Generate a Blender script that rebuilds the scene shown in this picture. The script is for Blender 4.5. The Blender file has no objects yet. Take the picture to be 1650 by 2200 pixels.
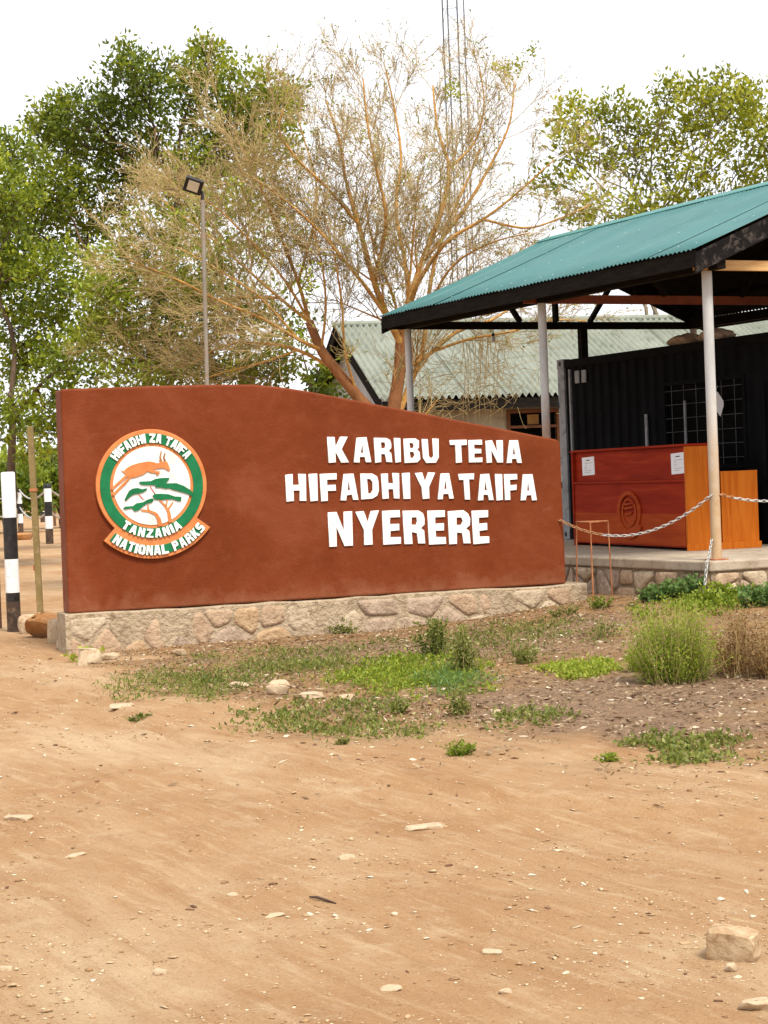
import bpy, bmesh, math, random
import numpy as np
from mathutils import Vector, Matrix
random.seed(7); rng = np.random.default_rng(11)
scene = bpy.context.scene
col = scene.collection
# ------------------------------------------------------------------ camera
W0, H0, F = 1650., 2200., 4080.
EYE = 1.55
PITCH = math.atan(75. / F); ROLL = math.radians(2.2)
camF = Vector((0, math.cos(PITCH), -math.sin(PITCH)))
U0 = Vector((0, math.sin(PITCH), math.cos(PITCH))); XX = Vector((1, 0, 0))
camR = math.cos(ROLL) * XX - math.sin(ROLL) * U0
camU = math.sin(ROLL) * XX + math.cos(ROLL) * U0
cam = bpy.data.cameras.new('camera'); camo = bpy.data.objects.new('camera', cam); col.objects.link(camo)
cam.sensor_fit = 'VERTICAL'; cam.sensor_height = 36; cam.sensor_width = 27; cam.lens = F / H0 * 36
cam.clip_start = .05; cam.clip_end = 6000
mw = Matrix.Identity(4)
for i in range(3):
    mw[i][0] = camR[i]; mw[i][1] = camU[i]; mw[i][2] = -camF[i]
mw[2][3] = EYE
camo.matrix_world = mw; scene.camera = camo
# ------------------------------------------------------------------ light
SUN_EL, SUN_AZ = math.radians(56), math.radians(152)      # azimuth clockwise from +Y: behind the camera, to the right
world = bpy.data.worlds.new('World'); scene.world = world; world.use_nodes = True
nt = world.node_tree; nt.nodes.clear()
out = nt.nodes.new('ShaderNodeOutputWorld'); bg = nt.nodes.new('ShaderNodeBackground')
sky = nt.nodes.new('ShaderNodeTexSky'); sky.sky_type = 'NISHITA'; sky.sun_disc = False
sky.sun_elevation = SUN_EL; sky.sun_rotation = SUN_AZ; sky.dust_density = 3
mixc = nt.nodes.new('ShaderNodeMix'); mixc.data_type = 'RGBA'; mixc.inputs[0].default_value = .86
mixc.inputs[7].default_value = (7.4, 7.55, 7.8, 1)          # bright white cloud cover over the clear sky
nt.links.new(sky.outputs[0], mixc.inputs[6]); nt.links.new(mixc.outputs[2], bg.inputs[0])
bg.inputs[1].default_value = .108
nt.links.new(bg.outputs[0], out.inputs[0])
sl = bpy.data.lights.new('sun', 'SUN'); sl.energy = 2.7; sl.angle = math.radians(16); sl.color = (1, .95, .86)
so = bpy.data.objects.new('sun', sl); col.objects.link(so)
sd = Vector((math.sin(SUN_AZ) * math.cos(SUN_EL), math.cos(SUN_AZ) * math.cos(SUN_EL), math.sin(SUN_EL)))
so.rotation_euler = sd.to_track_quat('Z', 'Y').to_euler(); so.location = (4, -8, 14)
scene.view_settings.view_transform = 'Standard'; scene.view_settings.look = 'None'
scene.view_settings.exposure = .85; scene.view_settings.gamma = 1

# ------------------------------------------------------------------ layout helpers (photo measurements -> real places)
def ray(u, v):
    return camF + camR * ((u - W0 / 2) / F) + camU * ((H0 / 2 - v) / F)
def at(u, v, D):
    d = ray(u, v); return Vector((0, 0, EYE)) + d * (D / d.y)
def at_z(u, v, z):
    d = ray(u, v); return Vector((0, 0, EYE)) + d * ((z - EYE) / d.z)
def sm(t): t = np.clip(t, 0, 1); return t * t * (3 - 2 * t)
def vnoise(x, y, s, seed=0):
    x = np.asarray(x, float) / s + 1000.3; y = np.asarray(y, float) / s + 1000.7
    xi = np.floor(x).astype(int); yi = np.floor(y).astype(int); xf = sm(x - xi); yf = sm(y - yi)
    def h(a, b):
        n = (a * 374761393 + b * 668265263 + seed * 144665) & 0x7fffffff
        n = ((n ^ (n >> 13)) * 1274126177) & 0x7fffffff
        return ((n ^ (n >> 16)) & 0xffff) / 65535.
    return (h(xi, yi) * (1 - xf) + h(xi + 1, yi) * xf) * (1 - yf) + (h(xi, yi + 1) * (1 - xf) + h(xi + 1, yi + 1) * xf) * yf
def gbase(x, y):
    return .35 * sm((y - 11) / 8.5) * sm((x + .5) / 5.) + .06 * sm(1 - np.hypot((x + 4.6) / 1.6, (y - 19.8) / 2.0))
def ground_z(x, y):
    z = gbase(x, y)
    near = 1 / (1 + (np.hypot(x, y) / 60.) ** 2)
    z = z + (.05 * (vnoise(x, y, 1.9, 3) - .5) + .022 * (vnoise(x, y, .55, 5) - .5) + .010 * (vnoise(x, y, .17, 9) - .5)) * near
    # ruts that turn along the road edge
    e = edge_y(x) - 1.1 - y
    z = z - .038 * np.exp(-(e / .14) ** 2) + .024 * np.exp(-((e - .34) / .14) ** 2) + .010 * np.exp(-((e + .3) / .16) ** 2)
    return z
EDGE = [at_z(u, v, 0) for u, v in ((-500, 1330), (0, 1395), (150, 1440), (330, 1505), (480, 1560), (720, 1610), (1000, 1640), (1300, 1660), (1650, 1690), (2300, 1760))]
EX = np.array([-60.] + [p.x for p in EDGE] + [60.]); EY = np.array([EDGE[0].y] + [p.y for p in EDGE] + [EDGE[-1].y])
def edge_y(x): return np.interp(x, EX, EY)
def gz(x, y): return float(ground_z(np.array([x]), np.array([y]))[0])
def atg(u, v):
    z = 0.
    for _ in range(14):
        p = at_z(u, v, z); z = .5 * z + .5 * gz(p.x, p.y)
    p = at_z(u, v, z); return Vector((p.x, p.y, gz(p.x, p.y)))

# ------------------------------------------------------------------ object helpers
def tag(o, label=None, cat=None, group=None, kind=None):
    if label: o['label'] = label
    if cat: o['category'] = cat
    if group: o['group'] = group
    if kind: o['kind'] = kind
    return o
def thing(name, loc, label, cat, group=None):
    o = bpy.data.objects.new(name, None); col.objects.link(o); o.location = loc; o.empty_display_size = .2
    return tag(o, label, cat, group)
def link(name, me, parent=None, mat=None):
    o = bpy.data.objects.new(name, me); col.objects.link(o)
    if mat is not None and not me.materials: me.materials.append(mat)
    if parent is not None:
        o.parent = parent
        if parent.type == 'EMPTY': o.matrix_parent_inverse = Matrix.Translation(parent.location).inverted()
    return o
class MB:
    def __init__(s): s.v = []; s.f = []; s.sm = []
    def add(s, vs, fs, smooth=False):
        b = len(s.v); s.v += [tuple(p) for p in vs]; s.f += [tuple(i + b for i in f) for f in fs]; s.sm += [smooth] * len(fs); return s
    def box(s, o, a, b, c):
        """corner o, edge vectors a,b,c"""
        o, a, b, c = map(Vector, (o, a, b, c))
        if a.cross(b).dot(c) < 0: a, b = b, a
        p = [o, o + a, o + a + b, o + b]; p += [q + c for q in p]
        return s.add(p, [(3, 2, 1, 0), (4, 5, 6, 7), (0, 1, 5, 4), (1, 2, 6, 5), (2, 3, 7, 6), (3, 0, 4, 7)])
    def bar(s, p, q, w, h, up=(0, 0, 1)):
        p, q, up = Vector(p), Vector(q), Vector(up); d = q - p; side = d.cross(up).normalized(); u = side.cross(d).normalized()
        return s.box(p - side * w / 2 - u * h / 2, d, side * w, u * h)
    def tube(s, path, rad, n=6, cap=True, smooth=True):
        path = [Vector(p) for p in path]; m = len(path)
        if not hasattr(rad, '__len__'): rad = [rad] * m
        t0 = (path[1] - path[0]).normalized(); ref = Vector((0, 0, 1)) if abs(t0.z) < .9 else Vector((1, 0, 0))
        vs = []; x = t0.cross(ref).normalized()
        for i, p in enumerate(path):
            t = (path[min(i + 1, m - 1)] - path[max(i - 1, 0)]).normalized()
            x = (x - t * x.dot(t)); x = x.normalized() if x.length > 1e-6 else t.orthogonal().normalized()
            y = t.cross(x)
            for k in range(n):
                a = 2 * math.pi * k / n; vs.append(p + (x * math.cos(a) + y * math.sin(a)) * rad[i])
        fs = []
        for i in range(m - 1):
            for k in range(n):
                fs.append((i * n + k, i * n + (k + 1) % n, (i + 1) * n + (k + 1) % n, (i + 1) * n + k))
        s.add(vs, fs, smooth)
        if cap:
            s.add(vs[:n], [tuple(reversed(range(n)))]); s.add(vs[-n:], [tuple(range(n))])
        return s
    def mesh(s, name):
        me = bpy.data.meshes.new(name); me.from_pydata(s.v, [], s.f); me.polygons.foreach_set('use_smooth', s.sm); me.update(); return me
    def build(s, name, mat, parent=None, bevel=0):
        o = link(name, s.mesh(name), parent, mat)
        if bevel:
            m = o.modifiers.new('bevel', 'BEVEL'); m.width = bevel; m.segments = 2; m.limit_method = 'ANGLE'
        return o
def np_mesh(name, v, tri, tint=None, smooth=False):
    me = bpy.data.meshes.new(name); v = np.asarray(v, np.float32); tri = np.asarray(tri, np.int32); k = tri.shape[1]
    me.vertices.add(len(v)); me.vertices.foreach_set('co', v.ravel())
    me.loops.add(tri.size); me.loops.foreach_set('vertex_index', tri.ravel())
    me.polygons.add(len(tri)); me.polygons.foreach_set('loop_start', np.arange(0, tri.size, k, dtype=np.int32))
    me.polygons.foreach_set('loop_total', np.full(len(tri), k, np.int32))
    if smooth: me.polygons.foreach_set('use_smooth', np.ones(len(tri), bool))
    me.update(calc_edges=True)
    if tint is not None:
        a = me.attributes.new('tint', 'FLOAT', 'POINT'); a.data.foreach_set('value', np.asarray(tint, np.float32))
    return me
def tint_attr(me, val):
    a = me.attributes.new('tint', 'FLOAT', 'POINT'); a.data.foreach_set('value', np.asarray(val, np.float32))

# ------------------------------------------------------------------ materials
def new_mat(name):
    m = bpy.data.materials.new(name); m.use_nodes = True; n = m.node_tree; b = n.nodes['Principled BSDF']; return m, n, b
def noise(n, scale, detail=5, rough=.6, co=None, dist=0, vec=None):
    t = n.nodes.new('ShaderNodeTexNoise'); t.inputs['Scale'].default_value = scale; t.inputs['Detail'].default_value = detail
    t.inputs['Roughness'].default_value = rough; t.inputs['Distortion'].default_value = dist
    if vec is not None:
        mp = n.nodes.new('ShaderNodeMapping'); mp.inputs['Scale'].default_value = vec[0]; mp.inputs['Rotation'].default_value = vec[1]
        n.links.new(co, mp.inputs['Vector']); n.links.new(mp.outputs[0], t.inputs['Vector'])
    else: n.links.new(co, t.inputs['Vector'])
    return t.outputs['Fac']
def ramp(n, fac, stops):
    r = n.nodes.new('ShaderNodeValToRGB'); e = r.color_ramp.elements
    while len(e) < len(stops): e.new(.5)
    for i, (p, c) in enumerate(stops): e[i].position = p; e[i].color = (*c, 1) if len(c) == 3 else c
    n.links.new(fac, r.inputs[0]); return r.outputs[0]
def mix(n, fac, a, b):
    m = n.nodes.new('ShaderNodeMix'); m.data_type = 'RGBA'
    if hasattr(fac, 'links'): n.links.new(fac, m.inputs[0])
    else: m.inputs[0].default_value = fac
    for s_, k in ((a, 6), (b, 7)):
        if hasattr(s_, 'links'): n.links.new(s_, m.inputs[k])
        else: m.inputs[k].default_value = (*s_, 1)
    return m.outputs[2]
def bump(n, b, h, strength, dist=.01):
    bp = n.nodes.new('ShaderNodeBump'); bp.inputs['Strength'].default_value = strength; bp.inputs['Distance'].default_value = dist
    n.links.new(h, bp.inputs['Height'])
    if b.inputs['Normal'].links: n.links.new(b.inputs['Normal'].links[0].from_socket, bp.inputs['Normal'])
    n.links.new(bp.outputs[0], b.inputs['Normal'])
def pmat(name, c1, c2, scale=4, rough=.8, bscale=40, bstr=.25, bdist=.01, c3=None, metallic=0, spec=.3, stretch=None, lo=.35, hi=.65):
    m, n, b = new_mat(name); tc = n.nodes.new('ShaderNodeTexCoord').outputs['Object']
    f = noise(n, scale, 6, .65, tc, .3, stretch)
    c = ramp(n, f, [(lo, c1), (hi, c2)])
    if c3 is not None:
        g = noise(n, scale * 2.7, 6, .7, tc, .5, stretch); c = mix(n, ramp(n, g, [(.52, (0, 0, 0)), (.7, (1, 1, 1))]), c, c3)
    n.links.new(c, b.inputs['Base Color']); b.inputs['Roughness'].default_value = rough; b.inputs['Metallic'].default_value = metallic
    b.inputs['Specular IOR Level'].default_value = spec
    if bstr: bump(n, b, noise(n, bscale, 5, .6, tc, 0, stretch), bstr, bdist)
    return m
def leaf_mat(name, stops, trans=.4, rough=.5):
    m, n, b = new_mat(name); a = n.nodes.new('ShaderNodeAttribute'); a.attribute_name = 'tint'
    c = ramp(n, a.outputs['Fac'], stops)
    b.inputs['Roughness'].default_value = rough; b.inputs['Specular IOR Level'].default_value = .25
    n.links.new(c, b.inputs['Base Color'])
    t = n.nodes.new('ShaderNodeBsdfTranslucent'); n.links.new(c, t.inputs[0])
    ms = n.nodes.new('ShaderNodeMixShader'); ms.inputs[0].default_value = trans
    n.links.new(b.outputs[0], ms.inputs[1]); n.links.new(t.outputs[0], ms.inputs[2]); n.links.new(ms.outputs[0], n.nodes['Material Output'].inputs[0])
    return m
M = {}
# sign wall paint: brick brown, blotchy, with pale scuffs
def wall_paint():
    m, n, b = new_mat('brown_wall_paint'); tc = n.nodes.new('ShaderNodeTexCoord').outputs['Object']
    c = ramp(n, noise(n, 1.1, 7, .62, tc, .6), [(.34, (0.134, 0.025, 0.004)), (.5, (0.159, 0.031, 0.007)), (.66, (0.191, 0.047, 0.016))])
    c = mix(n, ramp(n, noise(n, 6, 7, .75, tc, .4), [(.5, (0, 0, 0)), (.78, (.6, .6, .6))]), c, (0.202, 0.054, 0.020))
    c = mix(n, ramp(n, noise(n, 17, 4, .8, tc, .2), [(.68, (0, 0, 0)), (.78, (.45, .45, .45))]), c, (0.291, 0.115, 0.063))
    c = mix(n, ramp(n, noise(n, 3.5, 6, .7, tc, .2, ((3, 3, .35), (0, 0, 0))), [(.56, (0, 0, 0)), (.75, (.35, .35, .35))]), c, (0.104, 0.021, 0.006))
    vo = n.nodes.new('ShaderNodeTexVoronoi'); vo.feature = 'DISTANCE_TO_EDGE'; vo.inputs['Scale'].default_value = .9
    dv = n.nodes.new('ShaderNodeMix'); dv.data_type = 'VECTOR'; dv.inputs[0].default_value = .12; n.links.new(tc, dv.inputs[4])
    nz = n.nodes.new('ShaderNodeTexNoise'); nz.inputs['Scale'].default_value = 3; nz.inputs['Detail'].default_value = 6; n.links.new(tc, nz.inputs['Vector']); n.links.new(nz.outputs['Color'], dv.inputs[5]); n.links.new(dv.outputs[1], vo.inputs['Vector'])
    ck = n.nodes.new('ShaderNodeMath'); ck.operation = 'MULTIPLY'; n.links.new(ramp(n, vo.outputs['Distance'], [(0, (1, 1, 1)), (.006, (0, 0, 0))]), ck.inputs[0]); n.links.new(ramp(n, noise(n, .8, 3, .5, tc), [(.52, (0, 0, 0)), (.62, (.2, .2, .2))]), ck.inputs[1])
    c = mix(n, ck.outputs[0], c, (0.081, 0.025, 0.013))                    # hairline cracks in the render
    sx = n.nodes.new('ShaderNodeSeparateXYZ'); n.links.new(tc, sx.inputs[0])
    ad = n.nodes.new('ShaderNodeMath'); ad.operation = 'MULTIPLY_ADD'; ad.inputs[1].default_value = .55; n.links.new(noise(n, 5, 6, .7, tc, .3), ad.inputs[0]); n.links.new(sx.outputs[2], ad.inputs[2])
    c = mix(n, ramp(n, ad.outputs[0], [(.60, (.42, .42, .42)), (.80, (0, 0, 0))]), c, (0.285, 0.122, 0.065))   # splashed road dust along the foot
    c = mix(n, ramp(n, noise(n, 2.2, 7, .8, tc, 1.2, ((1, 1, 1.6), (0, 0, 0))), [(.60, (0, 0, 0)), (.72, (.4, .4, .4))]), c, (0.257, 0.103, 0.073))
    n.links.new(c, b.inputs['Base Color']); b.inputs['Roughness'].default_value = .65; b.inputs['Specular IOR Level'].default_value = .14
    bump(n, b, noise(n, 9, 6, .6, tc), .5, .015); bump(n, b, noise(n, 26, 4, .7, tc, .5, ((1, 1, 2.2), (0, 0, .4))), .35, .006); bump(n, b, noise(n, 80, 3, .6, tc), .25, .004)
    return m
M['wall'] = wall_paint()
M['white_paint'] = pmat('white_letter_paint', (.72, .72, .70), (.86, .86, .84), 9, .6, 60, .25, .004)
M['cream'] = pmat('white_emblem_field', (.66, .62, .56), (.82, .80, .77), 4, .6, 40, .3, .004, lo=.38, hi=.55)
M['orange'] = pmat('orange_emblem_paint', (.50, .155, .042), (.62, .22, .07), 8, .6, 50, .3, .004)
M['green'] = pmat('green_emblem_paint', (.002, .12, .036), (.005, .165, .058), 8, .45, 50, .2, .003)
M['red_line'] = pmat('red_line_paint', (.55, .08, .07), (.6, .14, .11), 8, .6, 50, .2, .003)
M['mortar'] = pmat('plinth_mortar', (0.329, 0.246, 0.159), (0.464, 0.360, 0.242), 5, .95, 22, 1., .04, c3=(0.195, 0.132, 0.073))
STONES = [pmat('plinth_stone_%d' % i, a, b2, 6, .95, 22, .9, .03, c3=c) for i, (a, b2, c) in enumerate((
    ((0.360, 0.240, 0.150), (0.480, 0.342, 0.228), (0.240, 0.156, 0.096)), ((0.324, 0.234, 0.162), (0.444, 0.330, 0.240), (0.180, 0.120, 0.084)),
    ((0.396, 0.300, 0.198), (0.504, 0.408, 0.288), (0.264, 0.180, 0.108)), ((0.264, 0.186, 0.132), (0.396, 0.288, 0.210), (0.504, 0.408, 0.312)), ((0.372, 0.240, 0.132), (0.480, 0.336, 0.204), (0.240, 0.132, 0.060))))]
M['concrete'] = pmat('platform_concrete', (.33, .26, .185), (.44, .36, .275), 3, .9, 35, .5, .01, c3=(.20, .15, .095))
M['mortar_dark'] = pmat('stained_platform_masonry', (.20, .14, .085), (.32, .235, .15), 4, .95, 18, 1., .05, c3=(.10, .065, .04))
M['rock_pale'] = pmat('pale_rock', (.38, .27, .165), (.50, .39, .265), 7, .9, 30, .6, .01, c3=(.28, .15, .06))
M['rock_tan'] = pmat('tan_block_rock', (.29, .18, .09), (.48, .36, .225), 12, .9, 40, .6, .008, c3=(.24, .13, .06))
M['rock_ochre'] = pmat('ochre_rock', (.33, .13, .03), (.42, .23, .10), 6, .9, 30, .6, .01, c3=(.3, .12, .03))
M['rock_brown'] = pmat('brown_rock', (.24, .135, .065), (.40, .27, .155), 9, .9, 40, .6, .01, c3=(.17, .09, .04))
M['bark_gold'] = pmat('golden_bark', (0.425, 0.210, 0.053), (0.650, 0.360, 0.100), 5, .85, 30, .5, .02, c3=(0.250, 0.108, 0.032))
M['twig'] = pmat('golden_twigs', (0.385, 0.271, 0.111), (0.493, 0.376, 0.185), 2, .85, 30, 0)
M['bark_red'] = pmat('reddish_bark', (.19, .075, .03), (.33, .14, .05), 6, .9, 25, .6, .03, stretch=((1, 1, .3), (0, 0, 0)))
M['bark_dark'] = pmat('dark_bark', (.065, .045, .03), (.14, .09, .055), 5, .9, 25, .6, .03, stretch=((1, 1, .3), (0, 0, 0)))
M['bark_grey'] = pmat('grey_bark', (.14, .11, .075), (.24, .19, .13), 5, .9, 25, .6, .03, stretch=((1, 1, .3), (0, 0, 0)))
M['teal'] = pmat('teal_roof_paint', (0.027, 0.119, 0.114), (0.041, 0.145, 0.139), .7, .38, 5, .05, .01, c3=(0.053, 0.145, 0.133), spec=.5)
M['roof_under'] = pmat('shade_dark_roof_underside', (.010, .009, .008), (.018, .016, .014), 4, .95, 20, .1, spec=.05)  # metal underside coloured near black, roof shade put into the colour
M['teal_cap'] = pmat('teal_ridge_cap', (.02, .15, .13), (.03, .18, .16), 3, .4, 20, .05)
M['dark_timber'] = pmat('dark_timber', (.008, .007, .006), (.018, .014, .011), 4, .95, 20, .3, .01, spec=.06, stretch=((1, 1, 8), (0, 0, 0)))  # dark brown timber taken near black to carry the shade under the roof
M['fascia_worn'] = pmat('peeling_dark_bargeboard', (.008, .007, .007), (.015, .013, .012), 4, .95, 20, .4, .01, c3=(.085, .068, .06), spec=.06)
M['pine'] = pmat('new_pine_timber', (.52, .30, .11), (.66, .42, .18), 3, .6, 20, .2, .01, c3=(.42, .2, .06), stretch=((.3, .3, 6), (0, 0, 0)))
M['red_timber'] = pmat('red_brown_timber', (.16, .035, .012), (.24, .06, .02), 3, .6, 20, .2)
def post_paint(zr):
    m, n, b = new_mat('white_post_paint'); tc = n.nodes.new('ShaderNodeTexCoord').outputs['Object']
    c = ramp(n, noise(n, 5, 6, .7, tc, .2, ((1, 1, .3), (0, 0, 0))), [(.35, (.36, .36, .35)), (.65, (.52, .51, .49))])
    s = n.nodes.new('ShaderNodeSeparateXYZ'); n.links.new(tc, s.inputs[0])
    ad = n.nodes.new('ShaderNodeMath'); ad.operation = 'MULTIPLY_ADD'; ad.inputs[1].default_value = 1.3; n.links.new(noise(n, 4, 6, .7, tc, .4, ((2, 2, .5), (0, 0, 0))), ad.inputs[0]); n.links.new(s.outputs[2], ad.inputs[2])
    mr = n.nodes.new('ShaderNodeMapRange'); mr.inputs[1].default_value = zr[0] + .65; mr.inputs[2].default_value = zr[1] + .65; mr.inputs[3].default_value = 1; mr.inputs[4].default_value = 0
    n.links.new(ad.outputs[0], mr.inputs[0])
    rust = ramp(n, noise(n, 9, 6, .7, tc), [(.3, zr[2]), (.7, zr[3])])
    n.links.new(mix(n, mr.outputs[0], c, rust), b.inputs['Base Color']); b.inputs['Roughness'].default_value = .55
    return m
M['post_a'] = post_paint((1.2, 2.3, (.40, .25, .12), (.50, .36, .22)))
M['post_b'] = post_paint((1.7, 2.4, (.15, .045, .015), (.40, .20, .06)))
M['post_c'] = post_paint((.2, .6, (.3, .15, .06), (.45, .3, .15)))
M['container'] = pmat('shade_dark_container_paint', (.006, .0062, .007), (.011, .0115, .013), 2, .95, 15, .1, spec=.06)  # grey steel coloured near black, the shelter's shade is in the colour
M['container_grey'] = pmat('grey_container_frame', (.20, .21, .225), (.29, .30, .315), 3, .6, 15, .2, c3=(.09, .09, .095))
M['mesh_wire'] = pmat('grey_wire', (.09, .09, .09), (.16, .16, .16), 5, .8, 15, 0, spec=.1)
M['glass_dark'] = pmat('dark_window_glass', (0.002, 0.002, 0.002), (0.004, 0.004, 0.004), 2, .6, 15, 0, spec=.02)
def wood(name, c1, c2, c3, rough=.3):
    m, n, b = new_mat(name); tc = n.nodes.new('ShaderNodeTexCoord').outputs['Object']
    st = ((9, 9, .7), (0, 0, 0)) if 'end' in name else ((.6, .6, 7), (0, 0, 0))
    c = ramp(n, noise(n, 1.8, 7, .65, tc, .8, st), [(.3, c1), (.55, c2), (.75, c3)])
    n.links.new(c, b.inputs['Base Color']); b.inputs['Roughness'].default_value = rough; b.inputs['Specular IOR Level'].default_value = .06
    return m
M['counter_red'] = wood('varnished_red_wood', (.21, .012, .004), (.29, .022, .006), (.37, .045, .010), .6)
M['counter_low'] = wood('worn_red_wood', (.29, .032, .006), (.37, .055, .009), (.45, .09, .015), .6)
M['counter_end'] = wood('orange_end_wood', (0.383, 0.082, 0.007), (0.493, 0.131, 0.013), (0.544, 0.172, 0.023), .5)
M['paper'] = pmat('paper', (.74, .75, .78), (.82, .83, .86), 3, .8, 10, .05)
M['ink'] = pmat('ink', (.05, .05, .06), (.12, .12, .13), 10, .8, 10, 0)
M['steel_chain'] = pmat('galvanised_chain', (.42, .41, .38), (.60, .59, .55), 20, .45, 10, 0, metallic=.3)
M['rust_chain'] = pmat('rusty_chain', (.30, .13, .05), (.46, .26, .13), 20, .7, 10, 0)
M['rust'] = pmat('rusty_rebar', (.30, .10, .04), (.45, .19, .08), 12, .8, 40, .3, .004)
M['bw_white'] = pmat('bollard_white', (.70, .70, .69), (.82, .82, .82), 5, .6, 30, .15, .005, c3=(.60, .58, .55))
M['bw_black'] = pmat('bollard_black', (.010, .010, .010), (.022, .02, .02), 5, .45, 30, .15, .005, c3=(.045, .035, .028))
M['bollard_base'] = pmat('dusty_bollard_base', (.035, .022, .016), (.09, .055, .035), 5, .8, 30, .2, .005, c3=(.16, .10, .06))
M['khaki'] = pmat('khaki_post_paint', (.17, .12, .04), (.24, .17, .065), 4, .6, 30, .2, .005, c3=(.30, .22, .12))
M['rope'] = pmat('grey_rope', (.36, .33, .30), (.5, .47, .43), 8, .8, 60, .2, .004)
M['office_wall'] = pmat('office_plaster', (.34, .30, .22), (.44, .39, .29), 1.2, .9, 25, .2, .01, c3=(.26, .21, .14))
M['office_grey'] = pmat('grey_gable_plaster', (.30, .31, .32), (.40, .41, .42), 1.2, .9, 25, .2, .01)
M['zinc'] = pmat('pale_green_zinc_roof', (.175, .19, .15), (.25, .265, .215), 1.2, .6, 15, .1, .01, c3=(.12, .13, .095))
M['brown_frame'] = pmat('brown_window_frame', (.13, .045, .018), (.20, .08, .03), 5, .6, 20, .2)
M['curtain'] = pmat('ochre_curtain', (.30, .16, .05), (.45, .26, .09), 6, .9, 20, .2)
M['mast'] = pmat('mast_steel', (0.066, 0.066, 0.077), (0.154, 0.154, 0.165), 4, .6, 10, 0)
M['lamp_black'] = pmat('lamp_black', (.012, .011, .012), (.022, .02, .02), 6, .5, 20, 0)
M['lamp_glass'] = pmat('lamp_glass', (.55, .50, .38), (.66, .60, .47), 6, .25, 20, 0, spec=.5)
M['pole_grey'] = pmat('galvanised_pole', (0.195, 0.166, 0.129), (0.270, 0.230, 0.184), 3, .6, 20, .1, c3=(0.255, 0.144, 0.075))
M['bundle'] = pmat('tan_sacking', (.42, .28, .17), (.58, .43, .30), 4, .9, 30, .6, .02, c3=(.22, .05, .035))
M['brown_wood'] = pmat('brown_wood', (.09, .045, .025), (.16, .08, .045), 5, .8, 20, .3)
M['nail'] = pmat('weathered_nail_heads', (.22, .32, .33), (.40, .47, .47), 9, .5, 10, 0)
M['bulb'] = pmat('bulb_glass', (.5, .5, .48), (.6, .6, .58), 5, .2, 10, 0)
M['stick'] = pmat('dark_stick', (.05, .028, .018), (.10, .06, .04), 9, .9, 30, .3)
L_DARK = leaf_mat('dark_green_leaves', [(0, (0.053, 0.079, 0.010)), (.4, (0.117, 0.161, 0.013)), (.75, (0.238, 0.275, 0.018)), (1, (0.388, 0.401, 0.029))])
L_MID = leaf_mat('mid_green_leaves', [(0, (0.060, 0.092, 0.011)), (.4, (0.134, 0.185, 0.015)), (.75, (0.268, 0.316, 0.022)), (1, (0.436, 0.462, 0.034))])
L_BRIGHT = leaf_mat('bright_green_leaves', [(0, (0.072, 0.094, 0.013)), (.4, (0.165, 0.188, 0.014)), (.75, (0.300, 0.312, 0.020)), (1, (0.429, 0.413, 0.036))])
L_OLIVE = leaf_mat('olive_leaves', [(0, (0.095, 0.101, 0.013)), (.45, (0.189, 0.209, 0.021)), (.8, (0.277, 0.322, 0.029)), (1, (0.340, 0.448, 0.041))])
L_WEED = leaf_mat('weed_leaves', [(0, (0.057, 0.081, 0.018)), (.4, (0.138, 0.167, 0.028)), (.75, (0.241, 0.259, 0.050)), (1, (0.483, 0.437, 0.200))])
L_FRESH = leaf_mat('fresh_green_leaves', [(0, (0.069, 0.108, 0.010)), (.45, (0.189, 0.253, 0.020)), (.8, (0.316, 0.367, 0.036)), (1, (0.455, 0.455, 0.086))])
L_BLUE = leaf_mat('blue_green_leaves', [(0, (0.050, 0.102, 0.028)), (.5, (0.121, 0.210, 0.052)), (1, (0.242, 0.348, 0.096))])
L_DRY = leaf_mat('dry_brown_weed', [(0, (.12, .055, .022)), (.4, (.24, .13, .045)), (.75, (.34, .21, .08)), (1, (.28, .28, .07))])
L_LITTER = leaf_mat('dry_litter', [(0, (.09, .042, .022)), (.5, (.27, .18, .10)), (.8, (.42, .33, .21)), (1, (.60, .52, .40))], .1, .8)

# ------------------------------------------------------------------ ground
def axis(lo, hi, fine, far, ratio):
    a = list(np.arange(lo, hi + 1e-6, fine)); s = fine; x = hi
    while x < far: s *= ratio; x += s; a.append(x)
    s = fine; x = lo; pre = []
    while x > -far: s *= ratio; x -= s; pre.append(x)
    return np.array(pre[::-1] + a)
gx = axis(-3.2, 4.6, .045, 2500, 1.16); gy = axis(4.8, 20.5, .055, 2500, 1.16)
GX, GY = np.meshgrid(gx, gy); gxs, gys = GX.ravel(), GY.ravel()
gzv = ground_z(gxs, gys)
nx, ny = len(gx), len(gy); idx = np.arange(nx * ny).reshape(ny, nx)
quads = np.stack([idx[:-1, :-1], idx[:-1, 1:], idx[1:, 1:], idx[1:, :-1]], -1).reshape(-1, 4)
def bed_mask(x, y):
    e = y - edge_y(x) + (vnoise(x, y, .6, 21) - .5) * 1.6 + (vnoise(x, y, .2, 22) - .5) * .7
    b = sm(e / 1.8)
    side = 1 - sm((-1.9 - x + (vnoise(x, y, .5, 25) - .5) * 1.2) / 1.0)      # left of the sign it is all sand
    back = 1 - sm((y - (19.0 + .367 * (x + 3.)) - .8) / 1.6)
    return b * side * np.maximum(back, sm((x - 1.6) / .5) * .5)
def grey_mask(x, y):      # dark humus soil, thickest in front of the sign's right half
    c1 = np.exp(-(((x - 1.5) / 1.3) ** 2 + ((y - 12.3) / 2.0) ** 2)); c2 = np.exp(-(((x - .3) / 2.3) ** 2 + ((y - 16.6) / 1.5) ** 2))
    return np.clip(1.35 * c1 + .85 * c2 + (vnoise(x, y, .5, 31) - .5) * .8 + (vnoise(x, y, .14, 32) - .5) * .5, 0, 1)
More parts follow.
